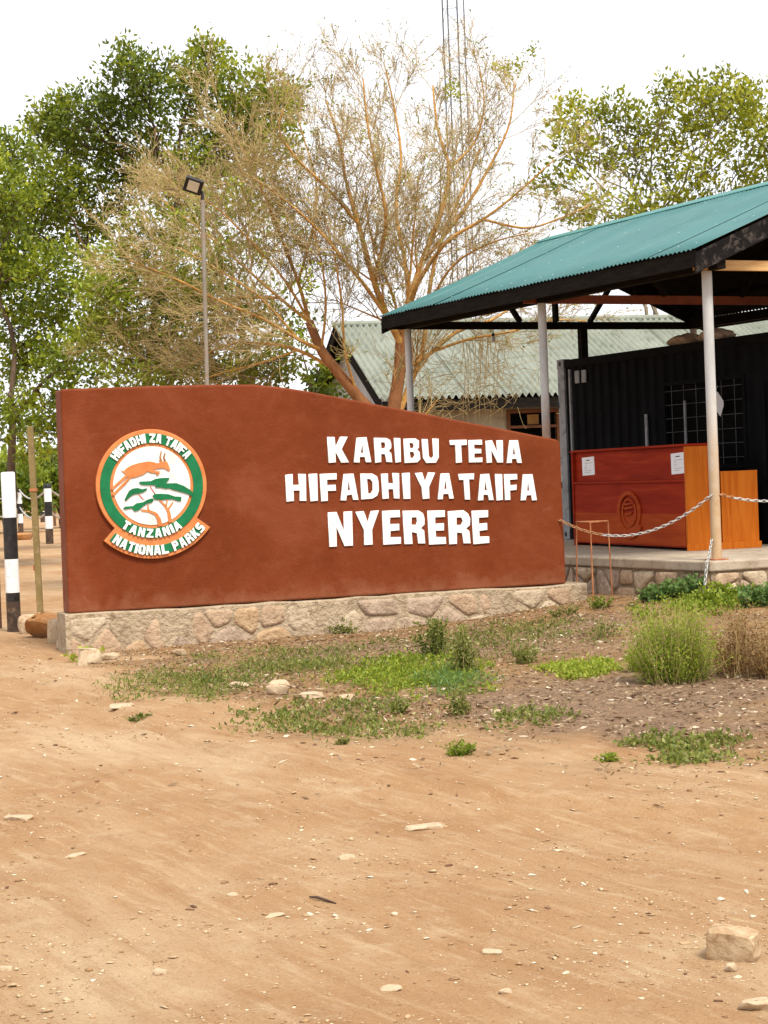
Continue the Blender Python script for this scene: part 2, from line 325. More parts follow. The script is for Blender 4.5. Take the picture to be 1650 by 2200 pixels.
gme = np_mesh('ground', np.stack([gxs, gys, gzv], 1), quads, None, True)
bm_ = bed_mask(gxs, gys)
for nm, val in (('bed', bm_), ('humus', grey_mask(gxs, gys) * bm_)):
    a = gme.attributes.new(nm, 'FLOAT', 'POINT'); a.data.foreach_set('value', val.astype(np.float32))
def ground_mat():
    m, n, b = new_mat('sandy_ground'); tc = n.nodes.new('ShaderNodeTexCoord').outputs['Object']
    def dn(scale, stretch_, ang, detail=6, rough=.7, dist=.3):      # noise drawn out along one direction
        mp = n.nodes.new('ShaderNodeMapping'); mp.vector_type = 'TEXTURE'; mp.inputs['Scale'].default_value = (stretch_, 1, 1); mp.inputs['Rotation'].default_value = (0, 0, math.radians(ang)); n.links.new(tc, mp.inputs['Vector'])
        return noise(n, scale, detail, rough, mp.outputs[0], dist)
    def msk(f, lo, hi, k=1.): return ramp(n, f, [(lo, (0, 0, 0)), (hi, (k, k, k))])
    c = ramp(n, dn(.9, 2.2, -63, 7, .62), [(.30, (0.307, 0.163, 0.074)), (.48, (0.365, 0.216, 0.108)), (.68, (0.458, 0.318, 0.187))])
    c = mix(n, msk(dn(7, 7, -63), .50, .72, .6), c, (0.273, 0.137, 0.057))
    c = mix(n, msk(dn(16, 7, -60), .52, .70, .65), c, (0.487, 0.350, 0.207))
    c = mix(n, msk(dn(2.6, 5, 20), .55, .76, .45), c, (0.273, 0.140, 0.060))
    c = mix(n, msk(noise(n, 3.4, 7, .7, tc, .3), .54, .76, .6), c, (0.499, 0.376, 0.233))
    c = mix(n, msk(dn(95, 1.8, -63, 5, .8), .55, .68, .8), c, (0.215, 0.102, 0.040))
    c = mix(n, msk(noise(n, 38, 4, .75, tc, .2), .62, .72, .8), c, (0.545, 0.445, 0.301))
    at_ = n.nodes.new('ShaderNodeAttribute'); at_.attribute_name = 'bed'
    bc = ramp(n, noise(n, 3.2, 7, .7, tc, .3), [(.3, (0.181, 0.092, 0.038)), (.55, (0.297, 0.168, 0.076)), (.75, (0.374, 0.232, 0.117))])
    bc = mix(n, msk(noise(n, 40, 5, .75, tc), .5, .7, .8), bc, (0.132, 0.071, 0.034))
    bc = mix(n, msk(noise(n, 7, 6, .75, tc), .52, .68, .55), bc, (0.187, 0.168, 0.051))
    c = mix(n, at_.outputs['Fac'], c, bc)
    ah = n.nodes.new('ShaderNodeAttribute'); ah.attribute_name = 'humus'
    hc = ramp(n, noise(n, 9, 7, .75, tc, .3), [(.3, (0.134, 0.082, 0.050)), (.55, (0.233, 0.148, 0.092)), (.78, (0.338, 0.227, 0.144))])
    hc = mix(n, msk(noise(n, 55, 5, .75, tc), .54, .68, .8), hc, (0.088, 0.050, 0.029))
    c = mix(n, ah.outputs['Fac'], c, hc)
    n.links.new(c, b.inputs['Base Color']); b.inputs['Roughness'].default_value = .95; b.inputs['Specular IOR Level'].default_value = .1
    bump(n, b, dn(9, 3, -63, 7), .6, .035); bump(n, b, noise(n, 60, 5, .7, tc), .8, .016); bump(n, b, noise(n, 190, 4, .7, tc), .5, .006)
    return m
gme.materials.append(ground_mat())
tag(link('ground', gme), kind='structure')

# ------------------------------------------------------------------ sign wall
PL = at_z(150, 1400, 0.); PL.z = 0
HR = 1025 - math.tan(ROLL) * (1217 - 825)
DR = PL.y * 267. / 243.; PR = at(1217, 1253, DR); PR.z = 0
WD = (PR - PL).normalized(); WN = Vector((WD.y, -WD.x, 0))      # WN points to the camera
WLEN = (PR - PL).length
def on_wall(u, v, off=0.):
    d = ray(u, v); o = Vector((0, 0, EYE)); t = (PL + WN * off - o).dot(WN) / d.dot(WN); p = o + d * t
    return ((p - PL).dot(WD), p.z)
def wp(s, z, off=0.): return PL + WD * s + WN * off + Vector((0, 0, z))
sign = thing('sign_wall', PL + WD * WLEN / 2, 'long brown park entrance wall with white raised lettering and round green emblem', 'sign wall')
prof_px = [(148, 1319), (122 + 8, 836), (330, 829), (470, 826), (545, 826), (600, 831), (660, 840), (780, 863), (900, 886), (1010, 908), (1100, 925), (1165, 938), (1196, 944), (1204, 950), (1217, 1254)]
prof = [on_wall(u, v) for u, v in prof_px]
zb = (prof[0][1] + prof[-1][1]) / 2
prof[0] = (prof[0][0], zb); prof[-1] = (prof[-1][0], zb)
T = .30
bm = bmesh.new()
fv = [bm.verts.new(wp(s, z)) for s, z in prof]; bv = [bm.verts.new(wp(s, z, -T)) for s, z in prof]
bm.faces.new(list(reversed(fv))); bm.faces.new(bv)
for i in range(len(fv)):
    j = (i + 1) % len(fv); bm.faces.new((fv[i], fv[j], bv[j], bv[i]))
bmesh.ops.recalc_face_normals(bm, faces=bm.faces)
me = bpy.data.meshes.new('wall_panel'); bm.to_mesh(me); bm.free()
wo = link('wall_panel', me, sign, M['wall']); bv_ = wo.modifiers.new('bevel', 'BEVEL'); bv_.width = .022; bv_.segments = 3; bv_.limit_method = 'ANGLE'; bv_.angle_limit = math.radians(40)
# plinth with rubble stones set in mortar
s0, s1 = on_wall(140, 1330, .07)[0], on_wall(1262, 1270, .07)[0]
pl = MB(); nseg = 24
for i in range(nseg):
    a = s0 + (s1 - s0) * i / nseg; b_ = s0 + (s1 - s0) * (i + 1) / nseg
    pass
pv = []; rr = random.Random(5)
for i in range(nseg + 1):
    s = s0 + (s1 - s0) * i / nseg; w = .07 + rr.uniform(-.008, .008); zt = zb - .002 + rr.uniform(-.012, .006)
    pv += [wp(s, -.25, w), wp(s, zt - .012, w), wp(s, zt, w - .014), wp(s, zt, -T - .06), wp(s, -.25, -T - .06)]
pf = []
for i in range(nseg):
    for k in range(4): a = i * 5 + k; pf.append((a, a + 1, a + 6, a + 5))
pf += [(0, 1, 2, 3, 4), tuple(nseg * 5 + k for k in (4, 3, 2, 1, 0))]
pl.add(pv, pf)
plinth = pl.build('plinth', M['mortar'], sign)
def clip(poly, mx, my, nxx, nyy):
    o = []
    for i in range(len(poly)):
        a, b = poly[i], poly[(i + 1) % len(poly)]
        da = (a[0] - mx) * nxx + (a[1] - my) * nyy; db = (b[0] - mx) * nxx + (b[1] - my) * nyy
        if da <= 0: o.append(a)
        if da * db < 0: t = da / (da - db); o.append((a[0] + (b[0] - a[0]) * t, a[1] + (b[1] - a[1]) * t))
    return o
def rubble(x0, x1, y0, y1, cw, rows, rnd, gap):
    """irregular stones filling a rectangle: list of (polygon, centre)"""
    seeds = []; rh = (y1 - y0) / rows
    for r in range(rows):
        x = x0 + rnd.uniform(.1, .6) * cw
        while x < x1:
            seeds.append((x, y0 + rh * (r + .5) + rnd.uniform(-.38, .38) * rh)); x += cw * rnd.uniform(.5, 1.9)
    res = []
    for i, a in enumerate(seeds):
        p = [(x0, y0), (x1, y0), (x1, y1), (x0, y1)]
        for j, b in enumerate(seeds):
            if i != j and abs(b[0] - a[0]) < cw * 3.5:
                p = clip(p, (a[0] + b[0]) / 2, (a[1] + b[1]) / 2, b[0] - a[0], b[1] - a[1])
                if len(p) < 3: break
        if len(p) < 3: continue
        cx = sum(q[0] for q in p) / len(p); cy = sum(q[1] for q in p) / len(p)
        q = []
        for k in range(len(p)):          # chaikin rounding
            u, v = p[k], p[(k + 1) % len(p)]
            q += [(u[0] * .87 + v[0] * .13, u[1] * .87 + v[1] * .13), (u[0] * .13 + v[0] * .87, u[1] * .13 + v[1] * .87)]
        sz = max(math.hypot(a_[0] - cx, a_[1] - cy) for a_ in q)
        if sz < gap * 2.2: continue
        f = 1 - gap * rnd.uniform(.6, 1.5) / sz
        q = [(cx + (a_[0] - cx) * f * rnd.uniform(.88, 1.02), cy + (a_[1] - cy) * f * rnd.uniform(.86, 1.02)) for a_ in q]
        res.append((q, (cx, cy)))
    return res
def stone_mesh(q, c, place, h, rnd):
    n = len(q); vs = [place(x, y, -.012) for x, y in q]
    vs += [place(c[0] + (x - c[0]) * .96, c[1] + (y - c[1]) * .96, h * rnd.uniform(.55, .9)) for x, y in q]
    vs += [place(c[0] + (x - c[0]) * .6, c[1] + (y - c[1]) * .6, h * rnd.uniform(.85, 1.15)) for x, y in q]
    vs.append(place(c[0], c[1], h * rnd.uniform(.9, 1.1)))
    fs = []
    for k in range(n):
        j = (k + 1) % n; fs += [(k, j, n + j, n + k), (n + k, n + j, 2 * n + j, 2 * n + k), (2 * n + k, 2 * n + j, 3 * n)]
    m_ = MB(); m_.add(vs, fs, True); return m_.mesh('stone')
rnd = random.Random(3)
for q, c in rubble(s0 + .03, s1 - .02, -.10, zb - .03, .27, 2, rnd, .010):
    if rnd.random() < .10: continue
    me = stone_mesh(q, c, lambda x, y, h: wp(x, y, .07 + h), rnd.uniform(.003, .009), rnd)
    link('stone', me, plinth, rnd.choice(STONES))

# glyphs
GL = {
 'A': ([(0, 0), (.24, 1), (.76, 1), (1, 0), (.68, 0), (.63, .2), (.37, .2), (.32, 0)], [(.42, .38), (.58, .38), (.5, .74)]),
 'K': ([(0, 0), (0, 1), (.36, 1), (.36, .62), (.62, 1), (1, 1), (.66, .52), (1, 0), (.62, 0), (.36, .4), (.36, 0)],),
 'R': ([(0, 0), (0, 1), (.72, 1), (.93, .9), (1, .75), (.97, .56), (.82, .46), (.95, .38), (1, 0), (.64, 0), (.6, .33), (.38, .35), (.38, 0)], [(.38, .58), (.38, .8), (.6, .8), (.65, .69), (.6, .58)]),
 'I': ([(0, 0), (0, 1), (1, 1), (1, 0)],),
 'B': ([(0, 0), (0, 1), (.75, 1), (.97, .9), (.97, .6), (.86, .52), (1, .42), (1, .12), (.8, 0)], [(.38, .6), (.38, .8), (.57, .8), (.61, .7), (.57, .6)], [(.38, .2), (.38, .42), (.58, .42), (.63, .31), (.58, .2)]),
 'U': ([(0, 1), (0, .2), (.2, 0), (.8, 0), (1, .2), (1, 1), (.64, 1), (.64, .28), (.55, .2), (.45, .2), (.36, .28), (.36, 1)],),
 'T': ([(0, 1), (1, 1), (1, .76), (.69, .76), (.69, 0), (.31, 0), (.31, .76), (0, .76)],),
 'E': ([(0, 0), (0, 1), (1, 1), (1, .79), (.42, .79), (.42, .61), (.92, .61), (.92, .4), (.42, .4), (.42, .21), (1, .21), (1, 0)],),
 'N': ([(0, 0), (0, 1), (.38, 1), (.66, .45), (.66, 1), (1, 1), (1, 0), (.64, 0), (.34, .55), (.34, 0)],),
 'H': ([(0, 0), (0, 1), (.36, 1), (.36, .62), (.64, .62), (.64, 1), (1, 1), (1, 0), (.64, 0), (.64, .38), (.36, .38), (.36, 0)],),
 'F': ([(0, 0), (0, 1), (1, 1), (1, .78), (.42, .78), (.42, .58), (.93, .58), (.93, .37), (.42, .37), (.42, 0)],),
 'D': ([(0, 0), (0, 1), (.65, 1), (.9, .88), (1, .68), (1, .32), (.9, .12), (.65, 0)], [(.38, .22), (.38, .78), (.54, .78), (.63, .66), (.63, .34), (.54, .22)]),
 'Y': ([(0, 1), (.36, 1), (.52, .66), (.66, 1), (1, 1), (.69, .44), (.69, 0), (.33, 0), (.33, .44)],),
 'Z': ([(0, 1), (1, 1), (1, .8), (.45, .23), (1, .23), (1, 0), (0, 0), (0, .2), (.55, .77), (0, .77)],),
 'O': ([(.2, 0), (0, .2), (0, .8), (.2, 1), (.8, 1), (1, .8), (1, .2), (.8, 0)], [(.38, .28), (.45, .2), (.55, .2), (.62, .28), (.62, .72), (.55, .8), (.45, .8), (.38, .72)]),
 'L': ([(0, 0), (0, 1), (.42, 1), (.42, .23), (1, .23), (1, 0)],),
 'P': ([(0, 0), (0, 1), (.72, 1), (.95, .9), (1, .72), (.95, .5), (.72, .4), (.4, .4), (.4, 0)], [(.4, .6), (.4, .81), (.58, .81), (.64, .7), (.58, .6)]),
 'S': ([(0, 0), (.8, 0), (1, .15), (1, .45), (.85, .58), (.38, .64), (.38, .78), (.95, .78), (.95, 1), (.2, 1), (0, .85), (0, .55), (.15, .42), (.62, .37), (.62, .22), (0, .22)],)}
def flat_mesh(name, loops, depth, bev, place):
    """loops: outer + holes in 2-D; gives a raised plate of the given depth; place(x,y,h) -> world"""
    cu = bpy.data.curves.new(name, 'CURVE'); cu.dimensions = '2D'; cu.fill_mode = 'BOTH'; cu.extrude = depth / 2 - bev; cu.bevel_depth = bev; cu.bevel_resolution = 1; cu.offset = -bev
    for lp in loops:
        sp = cu.splines.new('POLY'); sp.points.add(len(lp) - 1); sp.use_cyclic_u = True
        for p, (x, y) in zip(sp.points, lp): p.co = (x, y, 0, 1)
    o = bpy.data.objects.new(name, cu); col.objects.link(o)
    dg = bpy.context.evaluated_depsgraph_get(); me = bpy.data.meshes.new_from_object(o.evaluated_get(dg))
    bpy.data.objects.remove(o); bpy.data.curves.remove(cu)
    n = len(me.vertices); co = np.empty(n * 3); me.vertices.foreach_get('co', co); co = co.reshape(-1, 3)
    new = [place(x, y, h + depth / 2) for x, y, h in co]
    me.vertices.foreach_set('co', np.array([c for p in new for c in p], np.float32)); me.update(); me.materials.clear(); me.name = name
    bmx = bmesh.new(); bmx.from_mesh(me); bmesh.ops.recalc_face_normals(bmx, faces=bmx.faces); bmx.to_mesh(me); bmx.free()
    return me
rj = random.Random(9)
def jit(lp, w, h, a=.004): return [(x * w + rj.uniform(-a, a), y * h + rj.uniform(-a, a)) for x, y in lp]
rows = [("KARIBU TENA", [(308, 422, 95, 237), (443, 543, 98, 235), (557, 655, 100, 236), (665, 702, 103, 235), (715, 805, 103, 236), (815, 907, 105, 237), (963, 1058, 110, 237), (1063, 1140, 112, 237), (1155, 1252, 113, 238), (1265, 1352, 115, 240)]),
        ("HIFADHI YA TAIFA", [(82, 195, 295, 445), (208, 256, 293, 443), (268, 360, 292, 443), (370, 475, 292, 440), (484, 585, 292, 432), (597, 695, 290, 432), (708, 752, 288, 432), (775, 888, 287, 432), (893, 987, 290, 432), (1012, 1097, 292, 435), (1111, 1200, 295, 438), (1210, 1248, 296, 438), (1256, 1330, 296, 438), (1338, 1432, 297, 440)]),
        ("NYERERE", [(310, 443, 495, 690), (458, 587, 492, 680), (603, 700, 490, 677), (715, 832, 490, 675), (845, 942, 490, 675), (955, 1075, 490, 675), (1083, 1173, 490, 673)])]
for txt, boxes in rows:
    for ch, (xa, xb, ya, yb) in zip(txt.replace(' ', ''), boxes):
        g = GL[ch]
        sA, zA = on_wall(580 + xa * .4, 900 + yb * .4); sB, zB = on_wall(580 + xb * .4, 900 + ya * .4)
        sA += .009; w, h = sB - sA - .009, zB - zA
        me = flat_mesh('letter', [jit(lp, w, h) for lp in g], .020, .004, lambda x, y, k: wp(sA + x, zA + y, k - .004))
        link('letter', me, sign, M['white_paint'])
# emblem
EC = on_wall(180 + 795 * .1818, 900 + 790 * .1818)
ES = (on_wall(180 + 1450 * .1818, 900 + 790 * .1818)[0] - on_wall(180 + 140 * .1818, 900 + 790 * .1818)[0]) / 1310.
def ez(zx, zy): return ((zx - 795) * ES, (790 - zy) * ES)
def eplace(base): return lambda x, y, h: wp(EC[0] + x, EC[1] + y, base + h)
def arc(r, a0, a1, n): return [(r * ES * math.cos(math.radians(a0 + (a1 - a0) * i / n)), r * ES * math.sin(math.radians(a0 + (a1 - a0) * i / n))) for i in range(n + 1)]
circ = lambda r, n=72: arc(r, 0, 360, n)[:-1]
# orange backing = disc plus banner in one outline
al, ar = 226, 323
outline = arc(655, ar, 360 + al, 60) + arc(848, al, ar, 40)
emb = link('emblem', flat_mesh('emblem', [outline], .04, .006, eplace(-.004)), sign, M['orange'])
link('green_ring', flat_mesh('green_ring', [circ(608), circ(492)], .012, .002, eplace(.032)), emb, M['green'])
link('white_disc', flat_mesh('white_disc', [circ(456)], .010, .002, eplace(.032)), emb, M['cream'])
link('green_banner', flat_mesh('green_banner', [arc(696, al + 3.5, ar - 3.5, 40) + arc(802, ar - 3.5, al + 3.5, 40)], .012, .002, eplace(.032)), emb, M['green'])
ant = [(440, 595), (465, 612), (500, 578), (560, 545), (650, 520), (760, 505), (810, 512), (860, 530), (900, 527), (925, 514), (985, 520), (1000, 560), (1015, 615), (1000, 628), (960, 600), (925, 592), (870, 595), (815, 605), (832, 620), (885, 626), (890, 642), (868, 674), (848, 672), (860, 650), (790, 640), (750, 622), (700, 655), (620, 680), (570, 692), (545, 690), (485, 762), (405, 832), (340, 892), (322, 872), (385, 812), (465, 740), (522, 678), (515, 672), (470, 710), (400, 765), (325, 825), (312, 806), (385, 742), (478, 662), (490, 640), (460, 625)]
link('antelope', flat_mesh('antelope', [[ez(*p) for p in ant]], .012, .002, eplace(.0415)), emb, M['orange'])
def strip(pts, w0, w1):
    L, Rr = [], []
    for i, p in enumerate(pts):
        a = pts[max(i - 1, 0)]; b = pts[min(i + 1, len(pts) - 1)]; dx, dy = b[0] - a[0], b[1] - a[1]; l = math.hypot(dx, dy); w = (w0 + (w1 - w0) * i / (len(pts) - 1)) / 2
        L.append((p[0] - dy / l * w, p[1] + dx / l * w)); Rr.append((p[0] + dy / l * w, p[1] - dx / l * w))
    return [ez(*q) for q in L + Rr[::-1]]
for nm, pts, w0, w1, m_ in (('horn', [(918, 520), (903, 460), (920, 392)], 20, 12, 'bark_red'), ('horn', [(962, 520), (946, 465), (964, 412)], 20, 12, 'bark_red'), ('ear', [(915, 524), (890, 494)], 22, 8, 'orange'),
        ('tree_trunk', [(870, 1262), (858, 1180), (828, 1120), (750, 1082), (655, 1068)], 52, 22, 'orange'), ('tree_branch', [(742, 1082), (735, 1008)], 20, 14, 'orange'),
        ('tree_trunk', [(992, 1222), (978, 1100), (940, 1030), (876, 962)], 46, 16, 'orange'), ('tree_branch', [(980, 1062), (1034, 988)], 22, 14, 'orange'), ('tree_branch', [(950, 1036), (966, 962)], 20, 14, 'orange'),
        ('tree_branch', [(772, 798), (826, 882)], 9, 9, 'red_line'), ('tree_branch', [(636, 888), (688, 946)], 11, 9, 'red_line')):
    link(nm, flat_mesh(nm, [strip(pts, w0, w1)], .010, .001, eplace(.041)), emb, M[m_])
for cp in ([(640, 750), (660, 735), (780, 735), (840, 710), (930, 703), (1000, 705), (1000, 720), (965, 755), (960, 768), (1080, 770), (1170, 805), (1250, 860), (1274, 890), (1262, 935), (1225, 905), (1150, 880), (1090, 860), (1050, 850), (1000, 828), (950, 830), (900, 815), (830, 812), (840, 785), (740, 780), (670, 775)],
           [(465, 940), (490, 890), (520, 840), (560, 815), (620, 808), (680, 825), (735, 815), (730, 835), (690, 860), (640, 875), (580, 880), (540, 900), (500, 930), (480, 955)],
           [(795, 905), (820, 885), (900, 885), (980, 895), (1060, 925), (1135, 930), (1130, 985), (1080, 975), (1030, 955), (960, 955), (900, 960), (820, 950)],
           [(445, 1035), (470, 1018), (560, 1015), (600, 985), (680, 975), (740, 945), (790, 935), (808, 955), (780, 985), (720, 995), (670, 1030), (630, 1065), (580, 1080), (560, 1060), (550, 1040), (460, 1048)]):
    link('tree_canopy', flat_mesh('tree_canopy', [[ez(*p) for p in cp]], .014, .002, eplace(.0413)), emb, M['green'])
def arc_text(txt, r0, r1, a0, a1, out_up, wf, narrow=('I',)):
    ws = [.45 if c == 'I' else (.5 if c == ' ' else 1.) for c in txt]; tot = sum(ws); acc = 0
    for c, w in zip(txt, ws):
        aA = a0 + (a1 - a0) * (acc + w * (.5 - wf / 2)) / tot; aB = a0 + (a1 - a0) * (acc + w * (.5 + wf / 2)) / tot; acc += w
        if c == ' ': continue
        loops = []
        for lp in GL[c]:
            q = []
            for x, y in lp:
                a = math.radians(aA + (aB - aA) * x + rj.uniform(-.25, .25)); r = (r0 + (r1 - r0) * y if out_up else r1 + (r0 - r1) * y) + rj.uniform(-3, 3)
                q.append((r * ES * math.cos(a), r * ES * math.sin(a)))
            loops.append(q)
        link('letter', flat_mesh('letter', loops, .014, .0015, eplace(.0425)), emb, M['white_paint'])
arc_text('HIFADHI ZA TAIFA', 498, 604, 144, 35, True, .88)
arc_text('TANZANIA', 500, 604, 229, 305, False, .80)
arc_text('NATIONAL PARKS', 692, 806, 231, 320.5, False, .84)

# ------------------------------------------------------------------ pavilion
ZP = .60                                    # platform level
A0 = at_z(1540, 1203, ZP); A0.z = 0
PD = Vector((-.436, .900, 0)).normalized(); PN = Vector((PD.y, -PD.x, 0))
ZT = 3.465; SPAN = 4.5; S2 = 6.62
def pp(s, n, z=0.): return A0 + PD * s + PN * n + Vector((0, 0, z))
pav = thing('open_pavilion', pp(3.3, 2.2, gz(*pp(3.3, 2.2).xy)), 'open shelter with teal corrugated gable roof on pale pipe posts over a concrete platform', 'pavilion')
# platform
PS0, PS1, PN0, PN1 = -.22, 7.6, -.24, 5.2
m_ = MB(); m_.box(pp(PS0, PN0, ZP - .10), PD * (PS1 - PS0), PN * (PN1 - PN0), (0, 0, .10)); plat = m_.build('platform', M['concrete'], pav, .015)
m_ = MB(); m_.box(pp(PS0 + .03, PN0 + .03, -.1), PD * (PS1 - PS0 - .06), PN * (PN1 - PN0 - .06), (0, 0, ZP - .001)); m_.build('platform_base', M['mortar_dark'], pav)
rnd = random.Random(12)
for q, c in rubble(PS0 + .04, 5.2, .12, ZP - .11, .33, 2, rnd, .018):
    link('stone', stone_mesh(q, c, lambda x, y, h: pp(x, PN0 + .03 - h, y), rnd.uniform(.012, .035), rnd), plat, rnd.choice(STONES))
for q, c in rubble(PN0 + .04, 2.6, .12, ZP - .11, .33, 2, rnd, .018):
    link('stone', stone_mesh(q, c, lambda x, y, h: pp(PS0 + .03 - h, x, y), rnd.uniform(.012, .035), rnd), plat, rnd.choice(STONES))
for s, n, mt, r in ((0, 0, 'post_a', .052), (3.2, 0, 'post_b', .048), (S2, 0, 'post_c', .046), (0, SPAN, 'post_a', .05), (S2, SPAN, 'post_a', .05)):
    m_ = MB(); m_.tube([pp(s, n, ZP), pp(s, n, ZT)], r, 16); po = m_.build('post', M[mt], pav)
    m_ = MB(); m_.box(pp(s - .085, n - .085, ZP + .0005), PD * .17, PN * .17, (0, 0, .012)); m_.build('base_plate', M['rust'], po)
m_ = MB(); m_.box(pp(S2 - .05, 2.62, ZP + 2.455 + .004), PD * .1, PN * .1, (0, 0, ZT - ZP - 2.455)); m_.build('timber_post', M['dark_timber'], pav)
ZE, OV = 3.63, .35; ZRDG = 4.70; SLOPE = (ZRDG - ZE) / (SPAN / 2 + OV); SA, SB = -.30, S2 + .12
def rz(n): return ZE + SLOPE * (n + OV if n <= SPAN / 2 else SPAN + OV - n)
# wall plates, trusses
for n in (0, SPAN):
    m_ = MB(); m_.box(pp(SA + .05, n - .05, ZT + .001), PD * (SB - SA - .1), PN * .1, (0, 0, .12)); m_.build('wall_plate', M['dark_timber'], pav)
for k, (s, tm) in enumerate(((-.02, 'pine'), (3.2, 'red_timber'), (S2, 'dark_timber'))):
    off = .053 if k != 0 else -.053
    m_ = MB(); m_.box(pp(s + off - .025, -.2, ZT + .002), PD * .05, PN * (SPAN + .4), (0, 0, .10)); m_.build('tie_beam', M[tm], pav)
    for sgn in (0, 1):
        a = pp(s, -OV + .03 if not sgn else SPAN + OV - .03, 0); b = pp(s, SPAN / 2, 0)
        na = -OV + .03
        m_ = MB(); m_.bar(a + Vector((0, 0, rz(na) - .09)), b + Vector((0, 0, ZRDG - .09)), .05, .1); m_.build('rafter', M['dark_timber'], pav)
    m_ = MB(); m_.bar(pp(s, SPAN / 2, ZT + .10), pp(s, SPAN / 2, ZRDG - .12), .09, .05, PN); m_.build('king_post', M['dark_timber'], pav)
    for e in (1.25, SPAN - 1.25):
        m_ = MB(); m_.bar(pp(s + .01, SPAN / 2 + (.55 if e > 2 else -.55), ZT + .10), pp(s + .01, e, rz(e) - .10), .05, .08, PD); m_.build('strut', M['dark_timber'], pav)
for n in (.2, .9, 1.6, SPAN - 1.6, SPAN - .9, SPAN - .2):
    m_ = MB(); m_.box(pp(SA + .04, n - .035, rz(n) - .062), PD * (SB - SA - .08), PN * .07, (0, 0, .05)); m_.build('purlin', M['dark_timber'], pav)
for n, z in ((-OV + .02, ZE), (SPAN + OV - .05, ZE)):
    m_ = MB(); m_.box(pp(SA + .03, n, z - .155), PD * (SB - SA - .06), PN * .028, (0, 0, .158)); m_.build('fascia_board', M['dark_timber'], pav)
m_ = MB(); m_.box(pp(SA + .05, -OV + .13, ZE - .08), PD * (SB - SA - .1), PN * .02, (0, 0, .128)); m_.build('eave_filler', M['dark_timber'], pav)
for s in (SA + .01, SB - .04):
    for sgn in (0, 1):
        n0 = -OV + .02 if not sgn else SPAN + OV - .02; h = .20
        z0 = ZE - .02
        a = pp(s, n0, z0 - h); b = pp(s, SPAN / 2, ZRDG - .02 - h)
        m_ = MB(); m_.box(a, b - a, PD * .028, (0, 0, h)); m_.build('bargeboard', M['fascia_worn'], pav)
# corrugated sheets: painted face up, face down coloured dark for shade
def corr(place, s0, s1, L, period, amp, nrow, thick=.004, sub=6):
    ns = max(6, int(round((s1 - s0) / period * sub))); vs = []; fs = []; ft = []
    for lay in (0, 1):
        for i in range(ns + 1):
            s = s0 + (s1 - s0) * i / ns; h = amp * math.sin(2 * math.pi * s / period) - lay * thick
            for j in range(nrow + 1): vs.append(place(s, L * j / nrow, h))
    b = (ns + 1) * (nrow + 1)
    for lay in (0, 1):
        for i in range(ns):
            for j in range(nrow):
                a = lay * b + i * (nrow + 1) + j; q = (a, a + nrow + 1, a + nrow + 2, a + 1); fs.append(q if not lay else q[::-1]); ft.append(lay)
    for i in range(ns):
        for j in (0, nrow):
            a = i * (nrow + 1) + j; c = a + nrow + 1; fs.append((a, a + b, c + b, c)); ft.append(1)
    for i in (0, ns):
        for j in range(nrow):
            a = i * (nrow + 1) + j; fs.append((a, a + 1, a + 1 + b, a + b)); ft.append(1)
    return vs, fs, ft
LS = math.hypot(SPAN / 2 + OV, ZRDG - ZE); run = SPAN / 2 + OV
nsh = 9
for side in (0, 1):
    for k in range(nsh):
        a = SA + (SB - SA) * k / nsh; b_ = SA + (SB - SA) * (k + 1) / nsh + (.06 if k < nsh - 1 else 0)
        up = .0045 * (k % 2) + .012 + random.uniform(-.001, .002)
        dn = random.uniform(-.012, .012)
        def place(s, t, h):
            f = t / LS; n = -OV + dn * (1 - f) + run * f if not side else SPAN + OV - run * f
            return pp(s, n, ZE + (ZRDG - ZE) * f + h + up - .012 * math.sin(math.pi * f))
        vs, fs, ft = corr(place, a, b_, LS, .076, .009, 5)
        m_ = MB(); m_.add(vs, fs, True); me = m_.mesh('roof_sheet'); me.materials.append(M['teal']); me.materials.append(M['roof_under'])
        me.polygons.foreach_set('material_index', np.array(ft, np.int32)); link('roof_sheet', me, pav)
m_ = MB(); capw = .2
vs = []; fs = []
for i in range(2):
    s = (SA - .02, SB + .02)[i]
    for n in (SPAN / 2 - capw, SPAN / 2 - capw + .01, SPAN / 2 - .03, SPAN / 2 + .03, SPAN / 2 + capw): vs.append(pp(s, n, min(rz(n), ZRDG - .005) + .034 - (.008 if abs(n - SPAN / 2 + capw) < .001 else 0)))
for j in range(4): fs.append((j, j + 1, j + 6, j + 5))
m_.add(vs, fs); rc = m_.build('ridge_cap', M['teal_cap'], pav); sf = rc.modifiers.new('s', 'SOLIDIFY'); sf.thickness = .006
m_ = MB()
for n in (-.18, .5, 1.2, 1.9):
    for k in range(23):
        if random.random() < .45: continue
        s = SA + .19 + k * .304 + random.uniform(-.03, .03); p = pp(s, n + random.uniform(-.03, .03), rz(n) + .026); r = .011
        m_.add([p + PD * r, p + PN * r, p - PD * r, p - PN * r, p + Vector((0, 0, .010))], [(0, 1, 4), (1, 2, 4), (2, 3, 4), (3, 0, 4)])
tag(m_.build('roofing_nails', M['nail'], pav), kind='stuff')
# bulb hanging from the far tie beam
bp = pp(S2 + .053, 1.30, ZT)
bl = thing('hanging_light_bulb', bp - Vector((0, 0, .16)), 'small bare light bulb hanging from the far tie beam of the shelter', 'light bulb')
m_ = MB(); m_.tube([bp + Vector((0, 0, .004)), bp - Vector((0, 0, .05))], .006, 6); m_.build('cord', M['lamp_black'], bl)
m_ = MB(); m_.tube([bp - Vector((0, 0, z)) for z in (.05, .09)], [.022, .022], 10); m_.build('lamp_socket', M['lamp_black'], bl)
m_ = MB(); m_.tube([bp - Vector((0, 0, z)) for z in (.09, .105, .13, .155, .168)], [.018, .024, .034, .026, .006], 12); m_.build('bulb', M['bulb'], bl)

